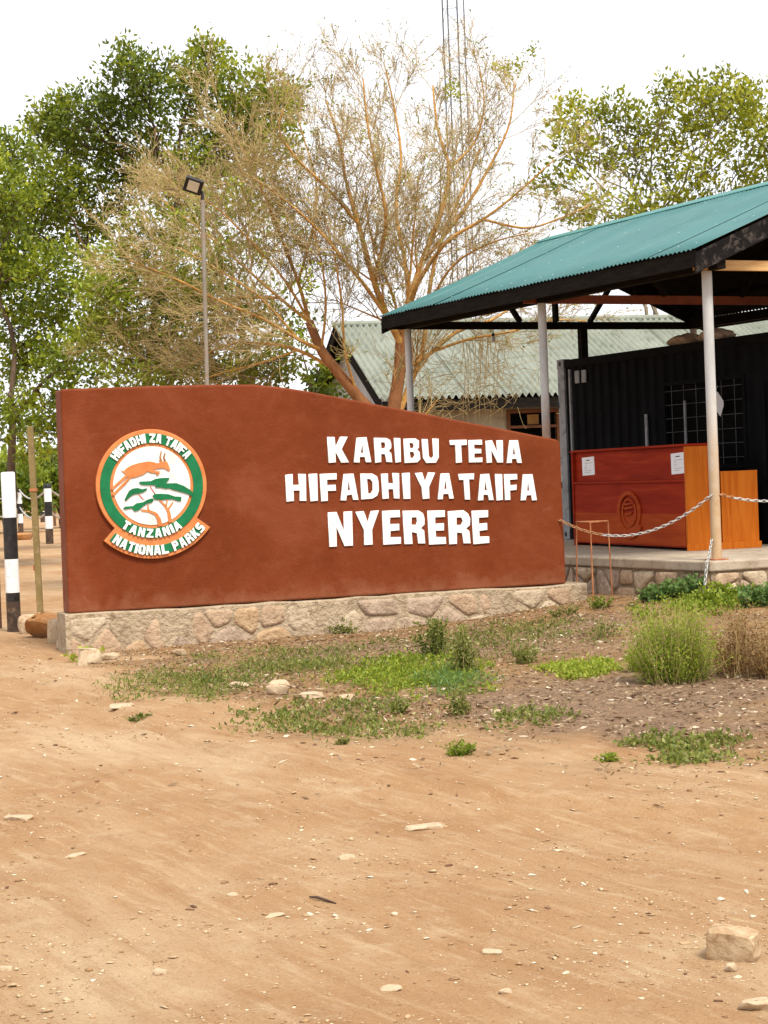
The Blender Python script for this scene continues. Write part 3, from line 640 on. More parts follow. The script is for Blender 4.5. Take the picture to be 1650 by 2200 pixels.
# ------------------------------------------------------------------ container office under the shelter
CN = 2.42; CZ = ZP; CH = 2.455; CS1 = 6.89; CS0 = .85; CW = 2.0
con = thing('shipping_container', pp((CS0 + CS1) / 2, CN + CW / 2, CZ), 'shade darkened steel shipping container office with grey corner post standing under the shelter', 'container')
vs = []; fs = []
def cside(s_from, s_to, z0, z1):
    m_ = MB(); s = s_from; v = []
    pat = [(0, 0), (.07, 0), (.105, .032), (.175, .032), (.21, 0)]
    while s < s_to:
        for ds, dn in pat[:-1] + [pat[-1]]:
            if s + ds <= s_to: v.append((s + ds, dn))
        s += .21
    v.append((s_to, 0)); vs = []
    for ss, dn in v: vs += [pp(ss, CN + .02 + dn, z0), pp(ss, CN + .02 + dn, z1)]
    m_.add(vs, [(2 * i, 2 * i + 2, 2 * i + 3, 2 * i + 1) for i in range(len(v) - 1)]); return m_
WS0, WS1, WZ0, WZ1 = 2.75, 4.35, CZ + .95, CZ + 1.95
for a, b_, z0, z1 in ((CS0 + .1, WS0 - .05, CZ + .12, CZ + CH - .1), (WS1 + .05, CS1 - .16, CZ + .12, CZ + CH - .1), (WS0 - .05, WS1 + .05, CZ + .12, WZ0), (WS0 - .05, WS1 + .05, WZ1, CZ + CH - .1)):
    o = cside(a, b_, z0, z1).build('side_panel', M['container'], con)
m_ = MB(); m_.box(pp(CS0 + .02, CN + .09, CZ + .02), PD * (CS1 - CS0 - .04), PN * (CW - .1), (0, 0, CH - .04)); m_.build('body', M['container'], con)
for s in (CS0, CS1 - .17):
    m_ = MB(); m_.box(pp(s, CN - .01, CZ + .003), PD * .17, PN * .10, (0, 0, CH)); cp_ = m_.build('corner_post', M['container_grey'], con, .006)
    for z in (CZ + .0, CZ + CH - .12):
        m_ = MB(); m_.box(pp(s - .004, CN - .018, z + .006), PD * .178, PN * .11, (0, 0, .125)); cc = m_.build('corner_casting', M['container_grey'], cp_, .01)
        m_ = MB(); m_.tube([pp(s + .085, CN - .0195, z + .07), pp(s + .085, CN - .016, z + .07)], .035, 12); m_.build('casting_hole', M['lamp_black'], cp_)
    for z in (.7, 1.8):
        m_ = MB(); m_.box(pp(s + .15, CN - .02, CZ + z), PD * .03, PN * .02, (0, 0, .09)); m_.build('hinge', M['lamp_black'], cp_)
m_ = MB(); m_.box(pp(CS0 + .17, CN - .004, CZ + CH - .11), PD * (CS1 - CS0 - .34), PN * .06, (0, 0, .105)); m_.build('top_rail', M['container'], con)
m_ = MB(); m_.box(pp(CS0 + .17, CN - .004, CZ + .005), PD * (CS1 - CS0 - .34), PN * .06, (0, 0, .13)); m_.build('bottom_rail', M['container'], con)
m_ = MB(); m_.box(pp(CS1 - .31, CN - .005, CZ + .14), PD * .035, PN * .03, (0, 0, CH - .28)); m_.build('locking_bar', M['container_grey'], con)
for s in (CS1 - .55, CS1 - .72): 
    m_ = MB(); m_.box(pp(s, CN - .008, CZ + CH - .34), PD * .11, PN * .02, (0, 0, .17)); m_.build('latch_plate', M['container_grey'], con, .006)
# window with wire grille and thin curtain strips
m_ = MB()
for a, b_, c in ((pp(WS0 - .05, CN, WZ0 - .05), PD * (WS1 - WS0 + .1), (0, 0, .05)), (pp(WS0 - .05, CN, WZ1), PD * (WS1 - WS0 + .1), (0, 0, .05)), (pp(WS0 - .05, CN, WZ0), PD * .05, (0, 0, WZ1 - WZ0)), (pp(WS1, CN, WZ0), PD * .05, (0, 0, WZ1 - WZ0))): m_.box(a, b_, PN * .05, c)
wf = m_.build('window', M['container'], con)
m_ = MB(); m_.box(pp(WS0, CN + .045, WZ0), PD * (WS1 - WS0), PN * .006, (0, 0, WZ1 - WZ0)); m_.build('pane', M['glass_dark'], wf)
for k in range(6):
    z = WZ0 + .08 + k * .17; m_ = MB(); m_.tube([pp(WS0, CN + .012, z), pp(WS1, CN + .012, z)], .0035, 5); m_.build('grille_bar', M['mesh_wire'], wf)
for k in range(6):
    s = WS0 + .15 + k * .26; m_ = MB(); m_.tube([pp(s, CN + .005, WZ0), pp(s, CN + .005, WZ1)], .0032, 5); m_.build('grille_bar', M['mesh_wire'], wf)
for s, z0, z1, w in ((4.75, CZ + 1.0, CZ + 1.62, .045), (3.9, WZ0 - .2, CZ + 1.75, .03)):
    m_ = MB(); m_.box(pp(s, CN - .012, z0), PD * w, PN * .02, (0, 0, z1 - z0)); m_.build('mullion', M['container_grey'], con)
for k in range(4):
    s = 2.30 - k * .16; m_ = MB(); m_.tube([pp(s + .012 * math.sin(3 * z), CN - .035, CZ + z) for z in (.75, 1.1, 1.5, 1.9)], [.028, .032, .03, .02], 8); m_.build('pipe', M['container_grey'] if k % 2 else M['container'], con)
# sack bundle on the container roof
rb = random.Random(4)
def lump(mb, c, rx, ry, rzz, ax=(1, 0, 0), seed=0, n=14):
    """irregular cloth lump"""
    r2 = random.Random(seed); bmx = bmesh.new(); bmesh.ops.create_icosphere(bmx, subdivisions=3, radius=1)
    ph = [r2.uniform(0, 6) for _ in range(6)]
    vs = []
    for v in bmx.verts:
        k = 1 + .10 * math.sin(5 * v.co.x + ph[0]) + .08 * math.sin(7 * v.co.y + ph[1] + 3 * v.co.z) + .06 * math.sin(11 * v.co.x + 9 * v.co.z + ph[2])
        vs.append(Vector(c) + PD * (v.co.x * rx * k) + PN * (v.co.y * ry * k) + Vector((0, 0, max(v.co.z, -.8) * rzz * k)))
    mb.add(vs, [tuple(w.index for w in f.verts) for f in bmx.faces], True); bmx.free()
for s, w, hgt, lab in ((4.25, .26, .085, 'rolled tan sack lying on the container roof next to another sack'), (3.62, .30, .09, 'longer tan sack with a red tie on the container roof')):
    m_ = MB(); lump(m_, pp(s, CN + .3, CZ + CH + hgt * .8 - .01), w, .2, hgt, seed=int(s * 10)); o = m_.build('sack', M['bundle'])
    tag(o, lab, 'sack')
# ------------------------------------------------------------------ reception counter
C0 = at_z(1480, 1184, ZP); C1 = at_z(1236, 1171, ZP)
CD = (C1 - C0).normalized(); CNn = Vector((CD.y, -CD.x, 0)); CL = (C1 - C0).length
def cp(s, n, z): return Vector((C0.x, C0.y, ZP)) + CD * s + CNn * n + Vector((0, 0, z))
ctr = thing('reception_counter', cp(CL / 2, .4, 0), 'varnished red brown wooden reception counter with orange end panels and carved crest', 'counter')
CHH = 1.185; LEDGE = .80
m_ = MB(); m_.box(cp(.02, .0, .035), CD * (CL - .04), CNn * .025, (0, 0, LEDGE - .04)); fp = m_.build('front_panel', M['counter_red'], ctr)
m_ = MB(); m_.box(cp(.05, -.006, .05), CD * (CL - .1), CNn * .006, (0, 0, .36)); m_.build('lower_board', M['counter_low'], ctr)
m_ = MB(); m_.box(cp(.02, .03, LEDGE - .004), CD * (CL - .04), CNn * .022, (0, 0, CHH - LEDGE - .02)); m_.build('upper_panel', M['counter_red'], ctr)
m_ = MB(); m_.box(cp(.01, -.022, LEDGE - .035), CD * (CL - .06), CNn * .05, (0, 0, .03)); m_.build('ledge_moulding', M['counter_red'], ctr, .006)
m_ = MB(); m_.box(cp(-.02, -.03, CHH - .022), CD * (CL + .03), CNn * .36, (0, 0, .028)); m_.build('counter_top', M['counter_red'], ctr, .006)
m_ = MB(); m_.box(cp(CL - .04, -.015, 0.0), CD * .04, CNn * .34, (0, 0, CHH - .024)); m_.build('end_panel', M['counter_red'], ctr)
m_ = MB(); m_.box(cp(-.015, -.015, 0.), CD * .034, CNn * .42, (0, 0, CHH - .024)); tag(m_.build('end_panel', M['counter_end'], ctr, .004), 'orange varnished tall end panel')
m_ = MB(); m_.box(cp(-.012, .42, 0.), CD * .034, CNn * .46, (0, 0, .87)); tag(m_.build('desk_end_panel', M['counter_end'], ctr, .004), 'orange varnished lower end panel')
m_ = MB(); m_.box(cp(-.03, -.03, .0), CD * .014, CNn * .93, (0, 0, .075)); m_.build('skirting', M['counter_end'], ctr, .003)
m_ = MB(); m_.box(cp(.02, .38, .87 - .03), CD * (CL - .06), CNn * .52, (0, 0, .028)); m_.build('desk_top', M['counter_red'], ctr)
m_ = MB(); m_.box(cp(.3, .33, .002), CD * (CL - .6), CNn * .02, (0, 0, .835)); m_.build('inner_panel', M['counter_red'], ctr)
# carved crest: concentric oval rings and a ribbon
cx, cz = CL * .475, .42
def crest(rx, rz_, w, depth, nm, a0=0, a1=360, dz=0):
    n = 40 if a1 - a0 >= 359 else 18
    o_ = [(rx * math.cos(math.radians(a0 + (a1 - a0) * i / n)), dz + rz_ * math.sin(math.radians(a0 + (a1 - a0) * i / n))) for i in range(n + (0 if a1 - a0 >= 359 else 1))]
    i_ = [((rx - w) * math.cos(math.radians(a0 + (a1 - a0) * i / n)), dz + (rz_ - w) * math.sin(math.radians(a0 + (a1 - a0) * i / n))) for i in range(n + (0 if a1 - a0 >= 359 else 1))]
    loops = [o_, i_] if a1 - a0 >= 359 else [o_ + i_[::-1]]
    return link(nm, flat_mesh(nm, loops, depth, .002, lambda x, y, h: cp(cx - x * 1.55, -.002 - h, cz + y)), ctr, M['counter_low'])
cb = crest(.205, .255, .05, .020, 'crest_ring'); crest(.13, .17, .03, .016, 'crest_ring')
crest(.27, .34, .075, .024, 'crest_ribbon', 215, 325, .03)
for zz, ww in ((.08, .15), (.03, .17), (-.04, .12)): 
    link('crest_bar', flat_mesh('crest_bar', [[(-ww / 2, zz), (ww / 2, zz + .02), (ww / 2, zz + .045), (-ww / 2, zz + .03)]], .02, .002, lambda x, y, h: cp(cx - x * 1.4, -.002 - h, cz + y)), ctr, M['counter_low'])
# printed notices taped on the counter
def notice(s, z, w, h, tilt, lab):
    root = thing('paper_notice', cp(s, .03, z), lab, 'notice')
    def pl_(x, y, k): return cp(s - (x * math.cos(tilt) - y * math.sin(tilt)), .0295 - k, z + x * math.sin(tilt) + y * math.cos(tilt))
    link('sheet', flat_mesh('sheet', [[(-w / 2, 0), (w / 2, 0), (w / 2, h), (-w / 2, h)]], .0016, .0002, pl_), root, M['paper'])
    for x0, x1, y, t in ((-.16, .14, .80, .055), (-.3, .3, .66, .016), (-.3, -.12, .56, .014), (-.3, -.15, .46, .014), (-.3, -.12, .38, .014), (-.32, .34, .26, .014), (-.32, .2, .16, .014)):
        link('print_line', flat_mesh('print_line', [[(x0 * w, y * h), (x1 * w, y * h), (x1 * w, (y + t) * h), (x0 * w, (y + t) * h)]], .0006, .0001, lambda x, y_, k: pl_(x, y_, k + .0016)), root, M['ink'])
notice(CL - .42, LEDGE + .075, .36, .225, .03, 'white printed notice taped to the counter at its end beside the sign wall')
notice(.235, LEDGE + .06, .34, .235, .04, 'white printed notice taped to the counter beside its orange end panel')
# paper hanging at the container window
hp = at(1561, 866, pp(3.2, CN - .06).y); hs = (hp - A0).dot(PD)
pn_ = thing('hanging_paper', pp(hs, CN - .05, hp.z + .0), 'white handwritten paper hanging by one corner at the container window', 'paper')
def hpl(x, y, k): return pp(hs - x * .9, CN - .06 - k - .05 * math.sin(6 * y) - .03 * x, hp.z + .04 + y)
q = [(0, .12), (.035, .09), (.085, -.02), (.065, -.08), (-.02, -.21), (-.05, -.17), (-.10, -.10), (-.06, -.02)]
q = [(x * 1.35, y * .95) for x, y in q]
link('sheet', flat_mesh('sheet', [q], .002, .0003, hpl), pn_, M['paper'])
m_ = MB(); m_.tube([hpl(0, .11, .0), hpl(0, .17, -.04)], .002, 5); m_.build('string', M['paper'], pn_)

# ------------------------------------------------------------------ chains
def link_mesh():
    m_ = MB(); L, R_ = .030, .013; pts = []
    for k in range(8):
        a = 2 * math.pi * k / 8; pts.append(Vector((math.cos(a) * R_ + (L - R_) * (1 if math.cos(a) > .01 else -1 if math.cos(a) < -.01 else 0), math.sin(a) * R_, 0)))
    n = 3; vs = []
    for i, p in enumerate(pts):
        t = (pts[(i + 1) % 8] - pts[i - 1]).normalized(); x = Vector((0, 0, 1)); y = t.cross(x)
        for k in range(n): a = 2 * math.pi * k / n; vs.append(p + (x * math.cos(a) + y * math.sin(a)) * .0058)
    m_.add(vs, [(i * n + k, i * n + (k + 1) % n, ((i + 1) % 8) * n + (k + 1) % n, ((i + 1) % 8) * n + k) for i in range(8) for k in range(n)], True)
    return m_.mesh('chain_link')
LM = {}
for k in ('steel_chain', 'rust_chain'): LM[k] = link_mesh(); LM[k].materials.append(M[k])
def chain(pts, rusty, label):
    """pts: dense path"""
    root = thing('chain', pts[0], label, 'chain'); inv = Matrix.Translation(root.location).inverted()
    seg = [0.]
    for a, b in zip(pts, pts[1:]): seg.append(seg[-1] + (b - a).length)
    n = int(seg[-1] / .046); k = 0
    for i in range(n + 1):
        d = seg[-1] * i / max(n, 1)
        while k < len(pts) - 2 and seg[k + 1] < d: k += 1
        f = (d - seg[k]) / max(seg[k + 1] - seg[k], 1e-6); p = pts[k].lerp(pts[k + 1], f); t = (pts[k + 1] - pts[k]).normalized()
        o = bpy.data.objects.new('chain_link', LM['rust_chain' if rusty(d / seg[-1]) else 'steel_chain']); col.objects.link(o); o.parent = root; o.matrix_parent_inverse = inv
        rm = t.to_track_quat('X', 'Z').to_matrix() @ Matrix.Rotation(math.pi / 2 * (i % 2) + .5, 3, 'X')
        o.matrix_basis = Matrix.Translation(p) @ rm.to_4x4()
def sag(a, b, low, n=40, px=.45):
    return [a.lerp(b, i / n) - Vector((0, 0, low * 4 * (i / n) * (1 - i / n))) for i in range(n + 1)]
sw, zw = on_wall(1200, 1117, .0); ca = wp(sw + .01, zw, .004)
cb_ = at(1526, 1066, A0.y - .06); cb_ = Vector((A0.x, A0.y, 0)) + Vector((-.05, -.03, cb_.z))
chain(sag(ca, cb_, .27), lambda f: f < .3, 'sagging chain strung from the sign wall to the corner post of the shelter')
ce = Vector((A0.x, A0.y, 0)) + Vector((.05, -.02, at(1548, 1062, A0.y).z)); cf = at(1850, 1010, A0.y + .6)
chain(sag(ce, cf, .17), lambda f: f < .10, 'chain strung from the corner post across the front of the container')
g1 = atg(1486, 1262); cg = Vector((A0.x - .05, A0.y - .03, at(1530, 1160, A0.y).z))
cmid = Vector((A0.x - .16, A0.y - .36, ZP + .0)); cend = Vector((cmid.x - .06, cmid.y - .10, gz(cmid.x - .06, cmid.y - .10) + .02))
chain([cg.lerp(cmid, i / 10) - Vector((0, 0, .02 * math.sin(math.pi * i / 10))) for i in range(11)] + [cmid.lerp(cend, i / 8) for i in range(1, 9)], lambda f: False, 'short loose chain hanging from the corner post down to the weeds')
# second off-frame support for the right chain
m_ = MB(); m_.tube([Vector((cf.x, cf.y, gz(cf.x, cf.y) - .1)), Vector((cf.x, cf.y, cf.z + .15))], .05, 12)
o = m_.build('chain_post', M['post_a']); tag(o, 'pale pipe post holding the far end of the chain before the container', 'post')

# ------------------------------------------------------------------ rebar stand
rst = [at(1238, 1121, 20.15), at(1306, 1121, 20.1), at(1268, 1121, 19.75)]
rsb = [Vector((p.x + dx, p.y + dy, gz(p.x, p.y))) for p, dx, dy in zip(rst, (-.02, .02, 0), (.01, .01, -.03))]
zt = sum(p.z for p in rst) / 3
stand = thing('rebar_stand', (rsb[0] + rsb[1] + rsb[2]) / 3, 'rusty thin rebar stand with triangular top beside the end of the sign wall', 'stand')
for a, b_ in zip(rsb, rst): m_ = MB(); m_.tube([a - Vector((0, 0, .03)), Vector((b_.x, b_.y, zt))], .0085, 6); m_.build('leg', M['rust'], stand)
m_ = MB()
for i in range(3): a, b_ = rst[i], rst[(i + 1) % 3]; m_.tube([Vector((a.x, a.y, zt)), Vector((b_.x, b_.y, zt))], .009, 6)
m_.build('top_ring', M['rust'], stand)

# ------------------------------------------------------------------ bollards, posts, ropes at the left
def bollard(u, v, h, r, bands, lab):
    b_ = atg(u, v); root = thing('striped_bollard', b_, lab, 'bollard', 'black and white bollards')
    for z0, z1, mt in bands:
        m_ = MB(); path = [b_ + Vector((0, 0, z)) for z in ((z0 * h - (.08 if z0 == 0 else 0)), z1 * h)]
        if z1 == 1: path = path[:1] + [b_ + Vector((0, 0, h - .012)), b_ + Vector((0, 0, h))]; m_.tube(path, [r, r, r - .012], 20)
        else: m_.tube(path, r, 20)
        m_.build('painted_band' if z0 > 0 else 'base', M[mt], root)
    return b_
b0 = bollard(31, 1357, 1.74, .076, ((0, .19, 'bollard_base'), (.19, .245, 'bw_black'), (.245, .455, 'bw_white'), (.455, .715, 'bw_black'), (.715, 1, 'bw_white')), 'large striped bollard with white top beside the khaki steel post')
b1 = bollard(107, 1168, 1.72, .11, ((0, .25, 'bollard_base'), (.25, .46, 'bw_white'), (.46, .70, 'bw_black'), (.70, .92, 'bw_white'), (.92, 1, 'bw_black')), 'striped bollard with dusty brown foot and black cap standing in the far yard')
b2 = bollard(45, 1146, 1.70, .10, ((0, .22, 'bollard_base'), (.22, .42, 'bw_white'), (.42, .64, 'bw_black'), (.64, .88, 'bw_white'), (.88, 1, 'bw_black')), 'far striped bollard with a small rock at its foot')
b3 = bollard(92, 1122, 1.0, .11, ((0, .25, 'bollard_base'), (.25, .5, 'bw_black'), (.5, 1, 'bw_white')), 'short white topped bollard at the far edge of the yard')
b4 = bollard(185, 1150, 1.70, .10, ((0, .22, 'bollard_base'), (.22, .42, 'bw_white'), (.42, .64, 'bw_black'), (.64, .88, 'bw_white'), (.88, 1, 'bw_black')), 'striped bollard behind the sign wall holding the rope ends')
b5 = bollard(-60, 1150, 1.70, .10, ((0, .22, 'bollard_base'), (.22, .42, 'bw_white'), (.42, .64, 'bw_black'), (.64, .88, 'bw_white'), (.88, 1, 'bw_black')), 'striped bollard at the far yard edge before the dense bushes')
for (a, b_), zs in (((b1, b4), (1.62, .95)), ((b2, b1), (1.60, .95)), ((b5, b2), (1.6, .95))):
    for z in zs:
        m_ = MB(); m_.tube(sag(a + Vector((0, 0, z)), b_ + Vector((0, 0, z)), .33, 14), .028, 6)
        o = m_.build('rope', M['rope'])
        which = {id(b4): 'dusty footed bollard and the sign wall', id(b1): 'two far bollards of the yard', id(b2): 'far yard bollards before the bushes'}[id(b_)]
        tag(o, ('upper' if z > 1.2 else 'lower') + ' grey rope sagging between the ' + which, 'rope')
kb = atg(87, 1322); kt = at(68, 916, kb.y)
kp = thing('khaki_post', kb, 'tall khaki painted square steel post beside the end of the sign wall', 'post')
wq = .036
m_ = MB(); top = Vector((kb.x - .03, kb.y, kt.z)); d = top - kb
m_.box(kb + Vector((-wq, -wq, -.06)), d + Vector((0, 0, .06)), (2 * wq, 0, 0), (0, 2 * wq, 0)); m_.build('shaft', M['khaki'], kp, .006)
m_ = MB(); c = kb + d * .665; m_.box(c + Vector((-wq - .008, -wq - .008, -.02)), (2 * wq + .016, 0, 0), (0, 2 * wq + .016, 0), (0, 0, .035)); m_.build('collar', M['rust'], kp)
m_ = MB(); c = kb + d * .25; m_.box(c + Vector((-wq - .02, -.02, -.03)), (.02, 0, 0), (0, .04, 0), (0, 0, .07)); m_.build('hinge_lug', M['rust'], kp)
gb = atg(-4, 1350); gp = thing('gate_post', gb, 'rusty brown round gate post close beside the large striped bollard', 'post')
m_ = MB(); m_.tube([gb - Vector((0, 0, .05)), gb + Vector((0, 0, 1.55))], .045, 12); m_.build('shaft', M['brown_wood'], gp)
m_ = MB()
for k in range(4): m_.tube([gb + Vector((.052 * math.cos(a), .052 * math.sin(a), 1.08 + .05 * k + .012 * math.sin(3 * a))) for a in [i * math.pi / 6 for i in range(13)]], .014, 6)
m_.build('chain_wrap', M['lamp_black'], gp)
# small wooden table post in the far yard
sb = atg(118, 1130); sp_ = thing('wooden_feeder_post', sb, 'brown wooden post with a small flat roofed box at its top in the far yard', 'post')
hh = at(118, 985, sb.y).z - sb.z
m_ = MB(); m_.tube([sb - Vector((0, 0, .1)), sb + Vector((0, 0, hh))], .06, 8); m_.build('shaft', M['brown_wood'], sp_)
for z, w in ((hh, .40), (hh + .16, .30), (hh + .34, .24)):
    m_ = MB(); m_.box(sb + Vector((-w, -.3, z)), (2 * w, 0, 0), (0, .6, 0), (0, 0, .09)); m_.build('shelf_board', M['brown_wood'], sp_)
m_ = MB()
for dx in (-.2, .16): m_.box(sb + Vector((dx, -.1, hh + .09)), (.05, 0, 0), (0, .2, 0), (0, 0, .26))
m_.build('upright', M['brown_wood'], sp_)
# ------------------------------------------------------------------ floodlight on a pole behind the wall
fD = 24.; fb = at(446, 1030, fD); fb.z = gz(fb.x, fb.y); ft_ = at(435, 430, fD)
fl = thing('floodlight_pole', fb, 'black square floodlight on a thin grey pole rising behind the sign wall', 'floodlight')
m_ = MB(); m_.tube([fb - Vector((0, 0, .1)), fb.lerp(ft_, .55)], .034, 12); m_.tube([fb.lerp(ft_, .55), ft_], .026, 12); m_.build('pole', M['pole_grey'], fl)
m_ = MB(); m_.tube([ft_ - Vector((0, 0, .06)), ft_ + Vector((0, 0, .10)), ft_ + Vector((-.06, -.03, .13))], .022, 8); m_.build('bracket', M['lamp_black'], fl)
lx = Vector((.88, -.10, -.18)).normalized(); lx = Vector((.93, .0, -.12)).normalized(); fn = Vector((-.12, -.72, -.55)).normalized(); lx = (lx - fn * lx.dot(fn)).normalized(); ly = fn.cross(lx)
if ly.z < 0: ly = -ly
hc = ft_ + Vector((-.105, -.07, .165)); rot_ = Matrix.Rotation(math.radians(-14), 3, fn); lx = rot_ @ lx; ly = rot_ @ ly
m_ = MB(); m_.box(hc - lx * .115 - ly * .105 - fn * .05, lx * .23, ly * .21, fn * .05); hs_ = m_.build('housing', M['lamp_black'], fl, .01)
m_ = MB(); m_.box(hc - lx * .07 - ly * .066 + fn * .0005, lx * .14, ly * .14, fn * .004); m_.build('lens', M['lamp_glass'], hs_)
for k in range(4): m_ = MB(); m_.box(hc - lx * (.09 - k * .055) - ly * .09 - fn * .085, lx * .008, ly * .18, fn * .036); m_.build('cooling_fin', M['lamp_black'], hs_)

# ------------------------------------------------------------------ office building behind
E1 = at(816, 858, 34.); BA = Vector((.978, .21, 0)).normalized(); BM = Vector((-BA.y, BA.x, 0))
ZEO = E1.z; ZRO = 4.62; RUN = 4.1; BL = 9.5
def bpnt(s, n, z): return Vector((E1.x, E1.y, 0)) + BA * s + BM * n + Vector((0, 0, z))
office = thing('office_building', bpnt(BL / 2, 4, .2), 'low cream office building with pale corrugated gable roof behind the bare tree', 'building')
WSET = .55
zg = .0
w0, w1 = .35, BL - .3
m_ = MB()
wx0 = (at(1090, 880, 35.) - Vector((E1.x, E1.y, 0))).dot(BA); zt_ = at(1140, 880, 35.2).z; zl_ = zt_ - 1.05; wx1 = wx0 + 1.05
m_.box(bpnt(w0, WSET, zg), BA * (wx0 - w0), BM * .2, (0, 0, ZEO - .06 - zg)); m_.box(bpnt(wx1, WSET, zg), BA * (w1 - wx1), BM * .2, (0, 0, ZEO - .06 - zg))
m_.box(bpnt(wx0, WSET, zg), BA * (wx1 - wx0), BM * .2, (0, 0, zl_ - zg)); m_.box(bpnt(wx0, WSET, zt_), BA * (wx1 - wx0), BM * .2, (0, 0, ZEO - .06 - zt_))
m_.build('front_wall', M['office_wall'], office)
m_ = MB(); g0 = [bpnt(w0 - .002, WSET + .01, zg), bpnt(w0 - .002, 2 * RUN - WSET, zg), bpnt(w0 - .002, 2 * RUN - WSET, ZEO + .1), bpnt(w0 - .002, RUN, ZRO - .1), bpnt(w0 - .002, WSET + .01, ZEO + .1)]
m_.add(g0 + [p + BA * .18 for p in g0], [(0, 1, 2, 3, 4), (9, 8, 7, 6, 5)] + [(i, i + 5, (i + 1) % 5 + 5, (i + 1) % 5) for i in range(5)]); m_.build('gable_wall', M['office_grey'], office)
m_ = MB(); m_.box(bpnt(w0 + .2, 2 * RUN - WSET, zg), BA * (w1 - w0 - .2), BM * .2, (0, 0, ZEO - zg - .05)); m_.build('rear_wall', M['office_wall'], office)
m_ = MB(); m_.box(bpnt(w1 - .2, WSET + .2, zg), BA * .19, BM * (2 * RUN - 2 * WSET - .2), (0, 0, ZEO - zg - .05)); m_.build('end_wall', M['office_wall'], office)
win = MB(); fr = .06
for a, b_, c in ((bpnt(wx0, WSET - .03, zl_), BA * (wx1 - wx0), (0, 0, fr)), (bpnt(wx0, WSET - .03, zt_ - fr), BA * (wx1 - wx0), (0, 0, fr)), (bpnt(wx0, WSET - .03, zl_ + fr), BA * fr, (0, 0, zt_ - zl_ - 2 * fr)), (bpnt(wx1 - fr * 1.6, WSET - .03, zl_ + fr), BA * fr * 1.6, (0, 0, zt_ - zl_ - 2 * fr))): win.box(a, b_, BM * .1, c)
wn = win.build('window', M['brown_frame'], office)
m_ = MB(); m_.box(bpnt(wx0 + fr, WSET - .02, zt_ - .34), BA * (wx1 - wx0 - 2.6 * fr), BM * .06, (0, 0, .05)); m_.build('transom', M['brown_frame'], wn)
m_ = MB(); m_.box(bpnt(wx0 + fr, WSET + .10, zl_ + fr), BA * (wx1 - wx0 - 2.6 * fr), BM * .006, (0, 0, zt_ - zl_ - 2 * fr)); m_.build('pane', M['glass_dark'], wn)
m_ = MB(); m_.box(bpnt(wx0 + .42, WSET + .088, zt_ - .27), BA * .22, BM * .008, (0, 0, .18)); m_.build('curtain', M['curtain'], wn)
for sgn in (0, 1):
    for k in range(12):
        a = -.0 + BL * k / 12; b_ = BL * (k + 1) / 12 + (.06 if k < 11 else 0)
        LSo = math.hypot(RUN, ZRO - ZEO); up = .006 * (k % 2)
        def place(s, t, h):
            f = t / LSo; return bpnt(s, RUN * f if not sgn else 2 * RUN - RUN * f, ZEO + (ZRO - ZEO) * f + h + up)
        vs, fs, ft = corr(place, a, b_, LSo, .125, .045, 3, .005, 4)
        m_ = MB(); m_.add(vs, fs, True); me = m_.mesh('roof_sheet'); me.materials.append(M['zinc']); me.materials.append(M['roof_under']); me.polygons.foreach_set('material_index', np.array(ft, np.int32)); link('roof_sheet', me, office)
m_ = MB(); m_.tube([bpnt(-.02, RUN, ZRO + .01), bpnt(BL + .02, RUN, ZRO + .01)], .07, 8); m_.build('ridge_cap', M['zinc'], office)
m_ = MB(); m_.box(bpnt(.05, .03, ZEO - .23), BA * (BL - .1), BM * .03, (0, 0, .19)); m_.build('fascia_board', M['dark_timber'], office)
m_ = MB(); m_.box(bpnt(.05, .07, ZEO - .2), BA * (BL - .1), BM * .47, (0, 0, .02)); m_.build('soffit', M['dark_timber'], office)
for sgn in (0, 1):
    a = bpnt(.01, .03 if not sgn else 2 * RUN - .03, ZEO - .24); b_ = bpnt(.01, RUN, ZRO - .26)
    m_ = MB(); m_.box(a, b_ - a, BA * .03, (0, 0, .22)); m_.build('bargeboard', M['dark_timber'], office)

# ------------------------------------------------------------------ lattice mast
mD = 80.; mb0 = at(985, 560, mD); mxm, mym = mb0.x, mD; mast = thing('lattice_mast', (mxm, mym, gz(mxm, mym)), 'tall thin lattice radio mast rising behind the bare tree', 'mast')
zg_ = gz(mxm, mym); legs = [Vector((mxm + .36 * math.cos(a), mym + .36 * math.sin(a), 0)) for a in (.3, 2.4, 4.5)]
for l in legs: m_ = MB(); m_.tube([l + Vector((0, 0, zg_ - .2)), l + Vector((0, 0, 27))], .036, 6); m_.build('leg', M['mast'], mast)
m_ = MB()
for k in range(40):
    z = zg_ + .65 * k
    for i in range(3): a, b_ = legs[i], legs[(i + 1) % 3]; m_.tube([a + Vector((0, 0, z)), b_ + Vector((0, 0, z + (.65 if k % 2 else 0)))], .009, 4, False)
tag(m_.build('bracing', M['mast'], mast), kind='stuff')
m_ = MB(); ax_ = mxm + .62
m_.tube([Vector((ax_, mym, zg_)), Vector((ax_, mym, 27.))], .03, 6)
m_.build('antenna_cable', M['mast'], mast)
for z in (19.1, 21.6): m_ = MB(); m_.box((ax_ - .07, mym - .07, z), (.14, 0, 0), (0, .14, 0), (0, 0, .28)); m_.build('antenna_unit', M['mast'], mast)

